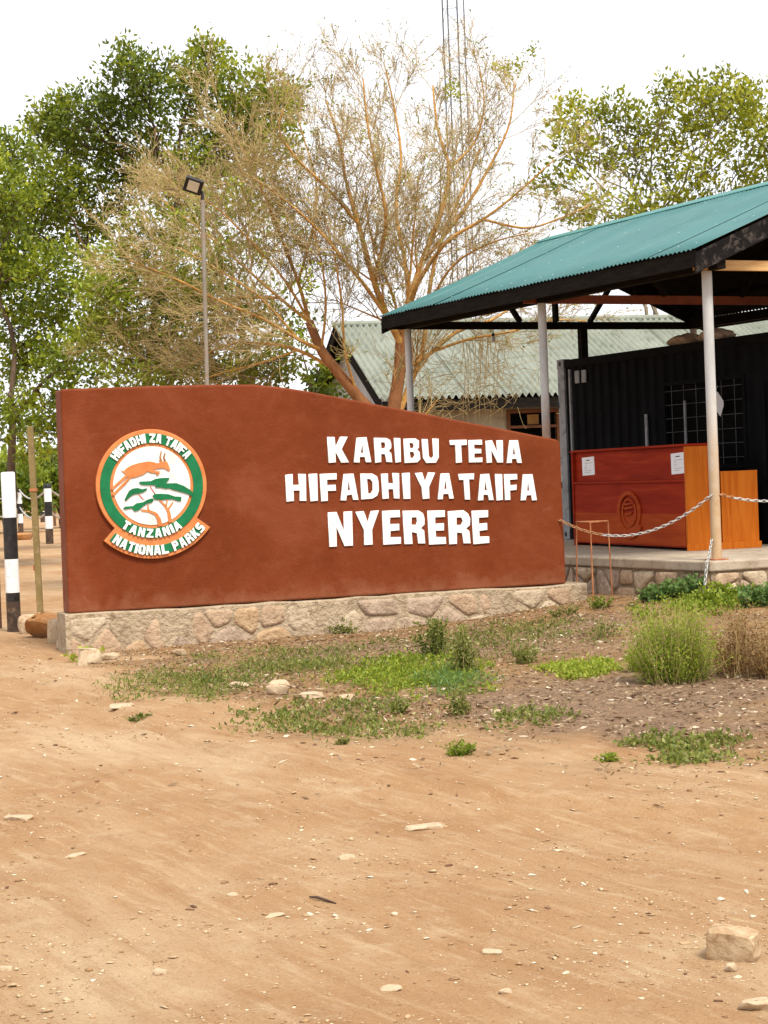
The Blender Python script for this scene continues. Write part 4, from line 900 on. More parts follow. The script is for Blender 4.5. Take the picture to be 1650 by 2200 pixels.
# ------------------------------------------------------------------ trees
def leaves(pos, axis_, L, Wd, tint, name, mat, parent, droop=0):
    n = len(pos); a = axis_ / np.linalg.norm(axis_, axis=1, keepdims=True)
    r = rng.normal(size=(n, 3)); b = np.cross(a, r); b /= np.linalg.norm(b, axis=1, keepdims=True) + 1e-9; c = np.cross(a, b)
    L = L[:, None]; Wd = Wd[:, None]
    v = np.stack([pos, pos + a * L * .45 + b * Wd + c * Wd * .35, pos + a * L, pos + a * L * .45 - b * Wd + c * Wd * .35], 1).reshape(-1, 3)
    i = np.arange(n)[:, None] * 4
    f = np.concatenate([i + np.array([[0, 1, 2]]), i + np.array([[0, 2, 3]])], 0)
    me = np_mesh(name, v, f, np.repeat(tint, 4)); return link(name, me, parent, mat)
def tubes(paths, name, mat, parent, sides=None):
    """many tapering twigs in one mesh; paths: list of (pts, r0, r1)"""
    V, Fq = [], []; base = 0
    by = {}
    for pts, r0, r1 in paths: by.setdefault((len(pts), sides or (3 if r0 < .012 else 5 if r0 < .05 else 9)), []).append((pts, r0, r1))
    for (m, n), lst in by.items():
        P = np.array([[tuple(q) for q in p[0]] for p in lst]); r0 = np.array([p[1] for p in lst]); r1 = np.array([p[2] for p in lst])
        Tn = np.gradient(P, axis=1); Tn /= np.linalg.norm(Tn, axis=2, keepdims=True) + 1e-9
        ref = np.where(np.abs(Tn[:, :1, 2:3]) < .85, np.array([[[0, 0, 1.]]]), np.array([[[1., 0, 0]]])); ref = np.broadcast_to(ref, Tn.shape)
        X = np.cross(Tn, ref); X /= np.linalg.norm(X, axis=2, keepdims=True) + 1e-9; Y = np.cross(Tn, X)
        rad = r0[:, None] + (r1 - r0)[:, None] * np.linspace(0, 1, m)[None]
        ang = 2 * np.pi * np.arange(n) / n
        vv = P[:, :, None] + rad[:, :, None, None] * (X[:, :, None] * np.cos(ang)[None, None, :, None] + Y[:, :, None] * np.sin(ang)[None, None, :, None])
        V.append(vv.reshape(-1, 3)); k = len(lst)
        pi = np.arange(k)[:, None, None] * m * n; ii = np.arange(m - 1)[None, :, None] * n; kk = np.arange(n)[None, None, :]; k2 = (kk + 1) % n
        q = np.stack([pi + ii + kk, pi + ii + k2, pi + ii + n + k2, pi + ii + n + kk], -1).reshape(-1, 4) + base
        Fq.append(q); base += k * m * n
    me = np_mesh(name, np.concatenate(V), np.concatenate(Fq), None, True); return link(name, me, parent, mat)
def wiggle(a, b, n, amp, rnd):
    a, b = Vector(a), Vector(b); L = (b - a).length; o = []
    for i in range(n):
        f = i / (n - 1); j = amp * L * math.sin(math.pi * f)
        o.append(a.lerp(b, f) + Vector((rnd.uniform(-j, j), rnd.uniform(-j, j), rnd.uniform(-j, j) * .6)))
    return o
def leafy_tree(name, label, D, base_u, blobs, mat, bark, dens, leaf=(.15, .035), trunk_r=.22, seed=1, depth=1.0, clump=.28, tint_mu=.42, per=9, trunk_top=None, group=None):
    """blobs: (u, v, ru, rv[, density]) photo measurements of the crown's clumps at distance D"""
    r2 = np.random.default_rng(seed); rr = random.Random(seed); pxm = F / D
    bx = at(base_u, 1100, D); base = Vector((bx.x, D, gz(bx.x, D)))
    root = thing(name, base, label, 'tree', group)
    centers = []; P = []; A = []; Tt = []
    for bl_ in blobs:
        u, v, ru, rv = bl_[:4]; dn = bl_[4] if len(bl_) > 4 else 1.
        dd = r2.uniform(-1, 1) * depth; c = at(u, v, D + dd); rx, rz_ = ru / pxm, rv / pxm; ry = (rx + rz_) / 2
        nsub = max(4, int(dens * dn * rx * rz_ * 3.14)); centers.append((c, rx, ry, rz_, nsub))
        bt = r2.normal(0, .10)
        d = r2.normal(size=(nsub, 3)); d /= np.linalg.norm(d, axis=1, keepdims=True); rad = r2.uniform(0, 1, (nsub, 1)) ** .42
        sc = np.array(c)[None] + d * rad * np.array([rx, ry, rz_])[None]
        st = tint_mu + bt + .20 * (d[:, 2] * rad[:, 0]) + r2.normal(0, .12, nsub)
        # each sub-clump is a rosette of leaves round a twig tip
        sp = np.repeat(sc, per, 0); outd = np.repeat(d, per, 0) * .5 + np.array([[0, 0, .35]])
        ad = r2.normal(size=(nsub * per, 3)); ad /= np.linalg.norm(ad, axis=1, keepdims=True); ad = ad + outd
        P.append(sp + r2.normal(0, clump * .42, (nsub * per, 3)) * np.array([[1, 1, .8]])); A.append(ad); Tt.append(np.repeat(st, per) + r2.normal(0, .13, nsub * per))
    P = np.concatenate(P); A = np.concatenate(A); Tt = np.clip(np.concatenate(Tt), 0, 1); n = len(P)
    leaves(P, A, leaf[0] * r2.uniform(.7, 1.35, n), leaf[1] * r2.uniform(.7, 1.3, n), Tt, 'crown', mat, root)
    paths = []
    zc = min(c[0].z for c in centers); cx = sum(c[0].x for c in centers) / len(centers)
    tops = max(c[0].z for c in centers)
    forkz = trunk_top if trunk_top is not None else base.z + (tops - base.z) * .36
    fork = Vector((base.x + (cx - base.x) * .3, D, forkz))
    tp = wiggle(base - Vector((0, 0, .15)), fork, 7, .03, rr); paths.append((tp, trunk_r * 1.15, trunk_r * .75))
    hubs = []
    for k in range(4):
        b_ = centers[int(len(centers) * (k + .5) / 4)][0]; h = fork.lerp(b_, .5) + Vector((0, 0, .4)); hubs.append(h)
        paths.append((wiggle(fork - Vector((0, 0, .1)), h, 7, .06, rr), trunk_r * .62, trunk_r * .4))
    for c, rx, ry, rz_, nsub in centers:
        h = min(hubs, key=lambda q: (q - c).length); paths.append((wiggle(h, c, 7, .08, rr), trunk_r * .26, trunk_r * .12))
        for k in range(min(9, 3 + nsub // 14)):
            dv = Vector((rr.uniform(-1, 1), rr.uniform(-1, 1), rr.uniform(-.5, 1))).normalized(); e = c + Vector((dv.x * rx, dv.y * ry, dv.z * rz_)) * .9
            paths.append((wiggle(c.lerp(h, rr.uniform(0, .4)), e, 5, .09, rr), trunk_r * .12, .008))
    tubes(paths, 'trunk', bark, root)
    return root
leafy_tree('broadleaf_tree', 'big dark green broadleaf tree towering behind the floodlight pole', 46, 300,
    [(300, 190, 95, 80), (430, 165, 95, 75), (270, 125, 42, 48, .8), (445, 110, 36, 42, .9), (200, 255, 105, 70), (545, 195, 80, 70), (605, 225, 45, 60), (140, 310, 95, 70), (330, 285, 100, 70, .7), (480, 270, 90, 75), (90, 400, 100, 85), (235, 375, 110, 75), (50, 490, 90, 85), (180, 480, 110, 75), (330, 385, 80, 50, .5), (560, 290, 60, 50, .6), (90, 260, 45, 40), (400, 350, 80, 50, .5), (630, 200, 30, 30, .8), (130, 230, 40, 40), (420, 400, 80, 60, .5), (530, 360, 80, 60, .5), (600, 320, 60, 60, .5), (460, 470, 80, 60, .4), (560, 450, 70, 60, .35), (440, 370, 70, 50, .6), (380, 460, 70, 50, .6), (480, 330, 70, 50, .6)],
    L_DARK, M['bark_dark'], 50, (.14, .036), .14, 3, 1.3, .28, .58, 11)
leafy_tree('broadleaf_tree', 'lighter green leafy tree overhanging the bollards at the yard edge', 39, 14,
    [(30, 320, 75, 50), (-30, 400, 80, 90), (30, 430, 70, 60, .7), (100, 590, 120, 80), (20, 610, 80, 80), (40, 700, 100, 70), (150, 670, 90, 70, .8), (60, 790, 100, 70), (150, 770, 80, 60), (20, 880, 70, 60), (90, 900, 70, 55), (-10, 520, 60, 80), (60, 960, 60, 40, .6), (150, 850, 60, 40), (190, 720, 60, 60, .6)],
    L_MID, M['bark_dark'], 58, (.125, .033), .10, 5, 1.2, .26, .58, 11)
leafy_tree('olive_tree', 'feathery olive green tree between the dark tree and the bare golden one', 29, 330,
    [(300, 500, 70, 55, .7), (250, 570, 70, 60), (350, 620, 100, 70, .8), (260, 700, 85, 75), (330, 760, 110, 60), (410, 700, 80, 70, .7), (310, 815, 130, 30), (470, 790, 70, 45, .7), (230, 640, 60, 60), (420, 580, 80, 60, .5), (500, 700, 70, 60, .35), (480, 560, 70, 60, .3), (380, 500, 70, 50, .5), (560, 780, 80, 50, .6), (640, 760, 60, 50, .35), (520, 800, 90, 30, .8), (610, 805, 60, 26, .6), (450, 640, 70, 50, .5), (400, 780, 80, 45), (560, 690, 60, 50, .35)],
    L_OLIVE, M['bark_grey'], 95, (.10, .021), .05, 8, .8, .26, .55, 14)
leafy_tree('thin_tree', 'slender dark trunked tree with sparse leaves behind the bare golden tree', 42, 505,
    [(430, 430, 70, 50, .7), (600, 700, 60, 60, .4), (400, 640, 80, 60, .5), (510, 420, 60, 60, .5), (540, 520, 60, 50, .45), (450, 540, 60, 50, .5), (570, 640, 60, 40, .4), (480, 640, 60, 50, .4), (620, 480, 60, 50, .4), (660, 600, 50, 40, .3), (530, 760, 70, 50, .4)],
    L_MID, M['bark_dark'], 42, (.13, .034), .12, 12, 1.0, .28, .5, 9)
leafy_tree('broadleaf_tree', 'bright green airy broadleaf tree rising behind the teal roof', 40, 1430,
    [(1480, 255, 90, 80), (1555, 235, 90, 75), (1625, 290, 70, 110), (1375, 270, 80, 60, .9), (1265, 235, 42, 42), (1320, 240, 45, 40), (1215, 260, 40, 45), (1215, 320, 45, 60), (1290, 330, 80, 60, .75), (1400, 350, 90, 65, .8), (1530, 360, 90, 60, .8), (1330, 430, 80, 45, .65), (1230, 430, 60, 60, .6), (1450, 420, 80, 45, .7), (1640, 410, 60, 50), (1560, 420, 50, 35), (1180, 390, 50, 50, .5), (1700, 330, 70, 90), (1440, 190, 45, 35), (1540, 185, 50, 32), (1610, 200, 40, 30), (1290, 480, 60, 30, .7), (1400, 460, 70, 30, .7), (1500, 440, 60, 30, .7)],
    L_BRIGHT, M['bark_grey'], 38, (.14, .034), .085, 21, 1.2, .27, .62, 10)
leafy_tree('small_tree', 'small dark leafy tree beside the grey gable of the office', 31, 690, [(690, 800, 32, 36), (680, 845, 42, 38), (715, 860, 26, 30), (640, 690, 45, 40, .4)], L_DARK, M['bark_dark'], 60, (.11, .03), .06, 30, .4, .2, .35, 10)
# dense bushes closing the yard at the left
for u, v, ru, rv, D, sd_, lab in ((20, 1040, 80, 75, 70, 41, 'dense green bush behind the far striped bollards'), (130, 1030, 70, 75, 76, 42, 'dense bush partly hidden by the end of the sign wall'), (-90, 1020, 80, 90, 72, 43, 'round bush beyond the yard edge past the rope barrier')):
    o = leafy_tree('bush', lab, D, u, [(u, v, ru, rv), (u - ru * .5, v + 20, ru * .6, rv * .7), (u + ru * .5, v + 15, ru * .6, rv * .7)], L_MID, M['bark_dark'], 22, (.26, .07), .08, sd_, .8, .4, .4, 10, trunk_top=.6); o['category'] = 'bush'

# bare golden tree
aD = 28.; root = thing('bare_tree', Vector((at(845, 1200, aD).x, aD, gz(at(845, 1200, aD).x, aD))), 'leafless golden barked thorn tree spreading above the sign wall', 'tree')
ra = random.Random(17)
limbs = [  # ((u, v, depth offset) ..., r0, r1)
 ([(838, 1225, 0), (838, 1000, 0), (846, 880, 0), (858, 800, 0), (862, 735, 0), (866, 700, 0)], .105, .085, 0),
 ([(852, 1225, .1), (852, 1000, .1), (858, 890, .15), (885, 815, .25), (905, 765, .3), (915, 700, .3), (925, 600, .4), (960, 480, .4), (1000, 400, .5), (1030, 300, .6)], .085, .014, .8),
 ([(858, 1225, .2), (815, 930, .1), (770, 855, 0), (722, 795, -.1), (690, 752, -.1), (665, 692, 0)], .105, .065, 0),
 ([(866, 740, 0), (880, 650, .2), (908, 560, .3), (948, 455, .3), (965, 350, .5), (940, 250, .4), (930, 130, .5)], .09, .012, 1),
 ([(866, 745, 0), (832, 680, -.2), (802, 600, -.4), (770, 480, -.6), (742, 380, -.5), (730, 280, -.7), (700, 170, -.8)], .085, .012, 1),
 ([(880, 655, .2), (902, 600, 0), (960, 520, -.3), (1040, 470, -.6), (1105, 420, -.7), (1190, 330, -.9)], .06, .010, 1),
 ([(856, 800, 0), (920, 762, .4), (982, 712, .8), (1050, 690, 1.1), (1115, 655, 1.4), (1200, 640, 1.6)], .06, .012, .9),
 ([(930, 755, .5), (1010, 728, .6), (1100, 712, .7), (1180, 688, .9), (1260, 690, 1.0)], .035, .010, .9),
 ([(832, 682, -.2), (790, 622, -.5), (740, 560, -.8), (680, 490, -1.1), (600, 420, -1.3), (520, 360, -1.5)], .05, .009, .9),
 ([(880, 655, .2), (870, 560, .6), (850, 450, .9), (862, 330, 1.1), (850, 210, 1.2), (830, 90, 1.3)], .06, .010, 1),
 ([(908, 562, .3), (990, 460, .7), (1055, 340, 1.0), (1095, 230, 1.1), (1105, 120, 1.2)], .05, .010, 1),
 ([(770, 482, -.6), (700, 400, -1.0), (640, 330, -1.3), (600, 250, -1.5), (610, 190, -1.6)], .035, .009, .6),
 ([(690, 752, -.1), (640, 728, -.5), (560, 682, -.8), (480, 650, -1.1), (380, 600, -1.3), (280, 560, -1.5)], .05, .009, 1.2),
 ([(722, 795, -.1), (640, 752, .2), (570, 738, .3), (480, 742, .4), (400, 785, .5), (320, 790, .6)], .045, .010, .9),
 ([(665, 692, 0), (640, 605, -.3), (600, 500, -.6), (560, 400, -.8), (520, 300, -1.0), (500, 240, -1.1)], .045, .009, .9),
 ([(665, 692, 0), (600, 640, .4), (520, 570, .7), (440, 500, .9), (360, 440, 1.0), (330, 420, 1.1)], .04, .009, 1.1),
 ([(640, 605, -.3), (670, 500, 0), (680, 400, .3), (660, 300, .5), (640, 220, .5)], .035, .009, .8),
 ([(600, 640, .4), (500, 640, .8), (400, 660, 1.1), (300, 690, 1.3), (240, 720, 1.4)], .035, .010, .9),
 ([(965, 352, .5), (1020, 280, .8), (1040, 180, .9), (1030, 80, 1.0)], .03, .009, .9),
 ([(1040, 472, -.6), (1130, 490, -.8), (1200, 470, -.9), (1270, 440, -1.0)], .03, .009, .8),
 ([(802, 600, -.4), (830, 480, -.9), (810, 360, -1.2), (790, 240, -1.4), (780, 110, -1.5)], .045, .010, 1)]
def smooth(pts, n):
    P = np.array(pts, float); t = np.arange(len(P)); tt = np.linspace(0, len(P) - 1, n)
    out_ = []
    for x in tt:
        i = min(int(x), len(P) - 2); f = x - i; p0, p1, p2, p3 = P[max(i - 1, 0)], P[i], P[i + 1], P[min(i + 2, len(P) - 1)]
        out_.append(.5 * (2 * p1 + (p2 - p0) * f + (2 * p0 - 5 * p1 + 4 * p2 - p3) * f * f + (3 * p1 - p0 - 3 * p2 + p3) * f ** 3))
    return [Vector(o_) for o_ in out_]
limbs += [([(866, 720, 0), (845, 640, -.3), (815, 560, -.5), (790, 470, -.6), (785, 400, -.5)], .036, .009, .9), ([(912, 700, .3), (940, 620, .1), (985, 560, -.2), (1060, 520, -.4), (1140, 500, -.5)], .036, .009, .9),
 ([(690, 750, -.1), (700, 660, -.4), (690, 560, -.7), (660, 450, -.9)], .032, .009, .9), ([(770, 855, 0), (742, 760, -.3), (735, 660, -.6), (720, 560, -.8), (700, 470, -.9)], .034, .009, .9),
 ([(665, 692, 0), (610, 600, -.5), (540, 520, -.9), (470, 450, -1.1), (420, 420, -1.2)], .032, .009, 1.), ([(640, 728, -.5), (560, 640, -.9), (470, 580, -1.1), (380, 530, -1.2)], .028, .009, 1.1),
 ([(915, 690, .3), (980, 640, .8), (1060, 600, 1.), (1150, 570, 1.1), (1210, 520, 1.2)], .034, .009, .9), ([(863, 735, 0), (880, 600, -.6), (890, 480, -.9), (900, 370, -1.)], .034, .009, .9),
 ([(640, 752, .2), (560, 780, .1), (480, 800, 0), (420, 820, -.1)], .026, .009, 1.)]
limbs = [([(u, v + max(0, 400 - v) * .20, d) for u, v, d in p], r0 if dn == 0 else r0 * .7, r1, dn) for p, r0, r1, dn in limbs]
big, fine, tips = [], [], []
crown_c = at(780, 640, aD)
def branch(p, d, L, r, lvl, dens):
    """arching whip with children"""
    n = 5; pts = [p]; q = p; dd = d.normalized()
    for i in range(n - 1):
        dd = (dd + Vector((ra.gauss(0, .11), ra.gauss(0, .11), ra.gauss(.02 if lvl < 3 else 0, .10)))).normalized(); q = q + dd * (L / (n - 1)); pts.append(q)
    (big if r > .014 else fine).append((pts, r, max(r * .45, .0028)))
    if lvl == 3 or L < .12: tips.append(pts[-1]); tips.append(pts[2]); return
    kids = {1: int(9 * dens + .5), 2: int(6 * dens + .5)}[lvl]
    for k in range(kids):
        f = ra.uniform(.18, 1.) * (n - 1); i = min(int(f), n - 2); s = pts[i].lerp(pts[i + 1], f - i); t = (pts[i + 1] - pts[i]).normalized()
        side = t.cross(Vector((ra.gauss(0, 1), ra.gauss(0, 1), ra.gauss(0, 1)))).normalized(); a = ra.uniform(.35, .95)
        nd = t * math.cos(a) + side * math.sin(a) + Vector((0, 0, .12)); branch(s, nd, L * ra.uniform(.38, .7), max(r * ra.uniform(.40, .58), .0034), lvl + 1, dens)
for pts, r0, r1, dens in limbs:
    P3 = [at(u, v, aD + d) for u, v, d in pts]; sp = smooth(P3, 14); big.append((sp, r0, r1))
    if dens == 0: continue
    L = sum((a - b).length for a, b in zip(sp, sp[1:]))
    nk = int(L * 4.3 * (1.25 if pts[-1][0] < 700 else .85 if pts[-1][0] > 1000 else 1) * dens)
    for k in range(nk):
        f = (.12 + .88 * (k + ra.random()) / nk) * 13; i = min(int(f), 12); s = sp[i].lerp(sp[i + 1], f - i); t = (sp[i + 1] - sp[i]).normalized()
        side = t.cross(Vector((ra.gauss(0, 1), ra.gauss(0, 1), ra.gauss(0, 1)))).normalized(); a = ra.uniform(.35, 1.0)
        rl = r0 + (r1 - r0) * f / 13; nd = t * math.cos(a) + side * math.sin(a) + Vector((0, 0, .15))
        branch(s, nd, ra.uniform(.55, 1.15) * (1.1 - .35 * f / 13), max(.0075, rl * .34), 1, 1.)
for k in range(26):      # dry creepers hanging from the lowest limb
    u = ra.gauss(1030, 24); a_ = at(u, ra.uniform(715, 740), 28.7 + ra.uniform(-.1, .5)); fine.append((wiggle(a_, a_ - Vector((ra.gauss(0, .1), 0, ra.uniform(.5, 1.35))), 5, .03, ra), .006, .003))
for k in range(160):
    u = ra.gauss(1010, 70); a_ = at(u, ra.uniform(770, 890), 28.9 + ra.uniform(-.3, .5)); fine.append((wiggle(a_, a_ + Vector((ra.gauss(0, .35), ra.gauss(0, .2), ra.gauss(0, .2))), 5, .12, ra), .005, .003))
tubes([b for b in big if b[1] > .10], 'trunk', M['bark_red'], root)
tubes([b for b in big if b[1] <= .10], 'branches', M['bark_gold'], root)
tag(tubes(fine, 'twigs', M['twig'], root), kind='stuff')
tp = np.array([tuple(t) for t in tips]); sel = tp[rng.random(len(tp)) < .22]
nl = len(sel); ax = rng.normal(size=(nl, 3))
leaves(sel, ax, rng.uniform(.03, .07, nl), rng.uniform(.008, .016, nl), rng.uniform(.1, 1, nl), 'leaves', L_OLIVE, root)
# few green leaf tufts that hang on
gt = []
for u, v in ((740, 470), (735, 490), (590, 450), (500, 455), (620, 220), (780, 290), (970, 190), (985, 200), (660, 610), (700, 560), (560, 560), (840, 640), (500, 780), (1110, 140), (1140, 110), (1080, 150)):
    c = np.array(at(u, v, aD - .8 + ra.uniform(-.5, .5))); gt.append(c + rng.normal(0, .075, (46, 3)))
gt = np.concatenate(gt); nl = len(gt)
leaves(gt, rng.normal(size=(nl, 3)), rng.uniform(.04, .08, nl), rng.uniform(.01, .02, nl), rng.uniform(.5, 1, nl), 'green_leaves', L_BRIGHT, root)
# distant scrub that closes the horizon
ns = 26000; a = rng.uniform(-1.25, 1.25, ns); rr_ = rng.uniform(105, 150, ns); sx = np.sin(a) * rr_; sy = np.cos(a) * rr_
hmax = 1.6 + 2.6 * vnoise(sx, sy, 9, 77) + 1.2 * vnoise(sx, sy, 3, 78); szz = rng.uniform(0, 1, ns) ** .7 * hmax + gbase(sx, sy)
o = leaves(np.stack([sx, sy, szz], 1), rng.normal(size=(ns, 3)) + np.array([[0, 0, .4]]), rng.uniform(.5, 1.1, ns), rng.uniform(.15, .35, ns), np.clip(rng.normal(.4, .2, ns), 0, 1), 'scrub', L_OLIVE, None)
tag(o, 'far scrubland bushes along the horizon behind the yard', 'scrub', kind='stuff')

# ------------------------------------------------------------------ rocks
def rock_mesh(seed, sx_, sy_, sz_, ang=1.):
    r2 = random.Random(seed); bmx = bmesh.new()
    for k in range(18):
        v = Vector((r2.gauss(0, 1), r2.gauss(0, 1), r2.gauss(0, 1))).normalized(); k_ = r2.uniform(.8, 1.05)
        p = Vector(tuple(math.copysign(abs(c) ** .62, c) for c in v)) * k_
        bmx.verts.new((p.x * sx_ * .62, p.y * sy_ * .62, p.z * sz_ * .62))
    bmesh.ops.convex_hull(bmx, input=bmx.verts)
    bmesh.ops.delete(bmx, geom=[v for v in bmx.verts if not v.link_faces], context='VERTS')
    bmesh.ops.bevel(bmx, geom=list(bmx.edges), offset=min(sx_, sy_, sz_) * .07, segments=1, affect='EDGES', profile=.6)
    me = bpy.data.meshes.new('rock'); bmx.to_mesh(me); bmx.free(); return me
def rock(u, v, w, h, dep, mat, lab, name='rock', rz_=0., seed=None, sink=.16):
    p = atg(u, v); k = F / p.y; W_, H_ = w / k, h / k
    me = rock_mesh(seed if seed is not None else int(u * 3 + v), W_, dep * W_, H_); o = link(name, me, None, M[mat])
    zmin = min(v_.co.z for v_ in me.vertices); o.location = (p.x, p.y + dep * W_ * .35, p.z - zmin - sink * H_); o.rotation_euler = (0, 0, rz_); tag(o, lab, 'rock'); return o
rock(95, 1372, 88, 60, .8, 'rock_ochre', 'orange ochre rock at the foot of the sign wall between bollard and plinth', seed=5)
rock(62, 1362, 50, 50, .9, 'rock_pale', 'pale rock next to the bollard behind the orange rock', seed=8)
rock(128, 1382, 52, 66, .7, 'rock_pale', 'grey white rock leaning against the left end of the plinth', seed=14)
rock(134, 1394, 32, 22, .9, 'rock_pale', 'small rounded cream stone below the end of the plinth', seed=21)
rock(186, 1428, 58, 40, .8, 'rock_pale', 'pale angular rock among green weeds before the plinth', seed=22)
rock(236, 1418, 42, 16, .7, 'rock_pale', 'flat pale stone lying before the plinth right of the weeds', seed=23)
rock(386, 1410, 28, 18, .8, 'rock_pale', 'small stone lying against the stones of the plinth', seed=24)
rock(600, 1492, 50, 34, .8, 'rock_pale', 'bright white chunky stone at the edge of the green mat', seed=25)
rock(672, 1502, 58, 16, .6, 'rock_pale', 'long flat pale stone at the edge of the green mat', seed=26)
rock(512, 1478, 46, 14, .8, 'rock_pale', 'flat cream stone in the dry grass before the plinth', seed=27)
rock(740, 1504, 34, 15, .8, 'rock_pale', 'small cream stone half hidden in the green mat', seed=28)
rock(365, 1452, 40, 10, .8, 'rock_brown', 'flat brown stone in the weedy strip before the plinth', seed=29)
rock(1065, 1535, 24, 12, .8, 'rock_pale', 'small grey white stone on the dark soil', seed=30)
for u, v, w_, h_, lab, sd_ in ((1262, 1248, 70, 16, 'flat stone lying behind the rebar stand against the platform', 71), (1345, 1252, 84, 14, 'long flat stone at the foot of the platform', 72), (1395, 1262, 90, 16, 'flat grey stone beside the leafy plants at the platform corner', 73), (1310, 1262, 54, 12, 'small flat stone right of the rebar stand', 74)):
    rock(u, v, w_, h_, .8, 'rock_pale', lab, 'flat_stone', random.uniform(-.3, .3), sd_, .2)
rock(50, 1160, 36, 16, .8, 'rock_ochre', 'small rock at the foot of the far striped bollard', seed=31)
# the block like stone on the road
p = atg(1582, 2066); k = F / p.y
bmx = bmesh.new(); bmesh.ops.create_cube(bmx, size=1)
bmesh.ops.subdivide_edges(bmx, edges=bmx.edges, cuts=3, use_grid_fill=True); rk = random.Random(2)
for v in bmx.verts:
    x, y, z = v.co; edge = sum(abs(abs(c) - .5) < .01 for c in (x, y, z)); f_ = 1 - .035 * max(0, edge - 1)
    x = x * f_ * (1 + .10 * (z < 0)); z = z * f_ * (1 - .22 * max(0, x)) + .05 * max(0, -y) * (z > .3)
    v.co = Vector(((x + rk.gauss(0, .014)) * 104 / k, (y * f_ + rk.gauss(0, .014)) * .10, (z + rk.gauss(0, .018)) * 66 / k))
bmesh.ops.bevel(bmx, geom=list(bmx.edges), offset=.002, segments=1, affect='EDGES')
me = bpy.data.meshes.new('block_stone'); bmx.to_mesh(me); bmx.free()
o = link('block_stone', me, None, M['rock_tan']); zmin = min(v.co.z for v in me.vertices); o.location = (p.x, p.y + .045, p.z - zmin - .008); o.rotation_euler = (.10, .08, -.40)
tag(o, 'tan block shaped stone lying alone on the sandy road', 'rock')
rock(1572, 2088, 24, 17, .8, 'rock_pale', 'pebble sized pale stone just before the block shaped stone', seed=41)
for u, v, w, h, lab, sd_ in ((40, 1762, 62, 12, 'long flat white stone chip on the road near the sand ripple', 51), (912, 1782, 80, 14, 'large flat cream stone sunk in the road', 52), (744, 1846, 36, 14, 'square cream stone chip sunk in the road near the dark stick', 53), (1625, 2172, 66, 26, 'flat white stone near the block shaped stone', 54),
        (342, 2095, 30, 16, 'triangular pale chip on the road sand', 55), (500, 1925, 22, 10, 'small white chip on open road sand', 56), (10, 2085, 30, 12, 'white flat chip at the sandy road verge with pebbles', 57), (1060, 2050, 44, 12, 'pale chip cluster stone on the road below the ruts', 58), (160, 1840, 44, 8, 'thin white stone sliver on the road', 59), (590, 1970, 42, 9, 'two toned white sliver stone near the stick', 60), (260, 1520, 50, 10, 'pale flat stone where the weeds meet the road', 61), (1085, 2135, 30, 12, 'cream rounded flat pebble on the lower road', 62), (840, 2130, 50, 10, 'long pale chip on the lower road', 63)):
    rock(u, v, w, h, .55, 'rock_pale', lab, 'stone_chip', random.uniform(-.4, .4), sd_, .35)
# stick
sa, sb_ = atg(665, 1930), atg(722, 1942)
m_ = MB(); m_.tube([sa.lerp(sb_, f) + Vector((0, 0, .006 + .004 * math.sin(5 * f))) for f in (0, .3, .6, 1)], [.003, .0055, .005, .0025], 6); tag(m_.build('stick', M['stick']), 'short dark stick lying on the sandy road', 'stick')

# ------------------------------------------------------------------ weeds and ground cover
def weed(u, v, wpx, hpx, nst, lab, mat, leaf=(.022, .006), nl_=26, seed=1, name='weed_plant', stem='twig', fan=.5, cat='plant', tm=.5, depth=1.):
    p = atg(u, v); k = F / p.y; Wd, Hh = wpx / k / 2, hpx / k; r2 = np.random.default_rng(seed); rr = random.Random(seed)
    root = thing(name, p, lab, cat); paths = []; P, A, Tt = [], [], []
    for s in range(nst):
        a = rr.uniform(0, 6.283); rad = rr.uniform(0, 1) ** .6; b_ = p + Vector((math.cos(a) * Wd * rad * (1 - fan), math.sin(a) * Wd * depth * rad * (1 - fan), -.01)); hh_ = Hh * rr.uniform(.34, 1.0) * (1 - .28 * rad ** 2)
        b_.z = gz(b_.x, b_.y) - .01
        e = Vector((p.x + math.cos(a) * Wd * rad + rr.gauss(0, .16) * Wd, p.y + math.sin(a) * Wd * depth * rad, b_.z + hh_)); pts = wiggle(b_, e, 5, .05, rr); paths.append((pts, max(.0022, Hh * .006), .0012))
        for q in range(nl_):
            f = rr.uniform(.15, 1) * 4; i = min(int(f), 3); c = pts[i].lerp(pts[i + 1], f - i); sp = Hh * .07
            P.append((c.x + rr.gauss(0, sp * .6), c.y + rr.gauss(0, sp * .6), max(c.z + rr.gauss(0, sp * .5), gz(c.x, c.y)))); A.append((rr.gauss(0, 1), rr.gauss(0, 1), rr.gauss(.5, .8))); Tt.append(tm - .25 + .35 * f / 4 + rr.gauss(0, .16))
    tubes(paths, 'stems', M[stem], root); n = len(P)
    leaves(np.array(P), np.array(A), leaf[0] * r2.uniform(.6, 1.5, n), leaf[1] * r2.uniform(.6, 1.4, n), np.clip(Tt, 0, 1), 'foliage', mat, root)
    return root
weed(1450, 1464, 205, 192, 210, 'large bushy bright green weed before the platform corner', L_FRESH, (.022, .0036), 90, 2, fan=.42, name='bush_weed', tm=.6)
weed(1375, 1442, 90, 70, 40, 'low green weed sprawling from the side of the big green weed', L_FRESH, (.02, .004), 60, 3, tm=.6)
weed(1592, 1450, 150, 172, 90, 'dry brown bushy weed beside the big green weed', L_DRY, (.02, .004), 60, 4, name='dry_bush_weed', fan=.25, tm=.45)
weed(1660, 1456, 90, 120, 40, 'dry brown weed growing past the dry brown bush', L_DRY, (.026, .006), 30, 5, name='dry_bush_weed', tm=.5)
weed(932, 1412, 74, 104, 30, 'upright dark green weed before the middle of the plinth', L_WEED, (.030, .008), 44, 6, tm=.42)
weed(1000, 1452, 70, 118, 30, 'tall pale flowering weed growing out of the green mat', L_WEED, (.028, .008), 44, 7, tm=.62)
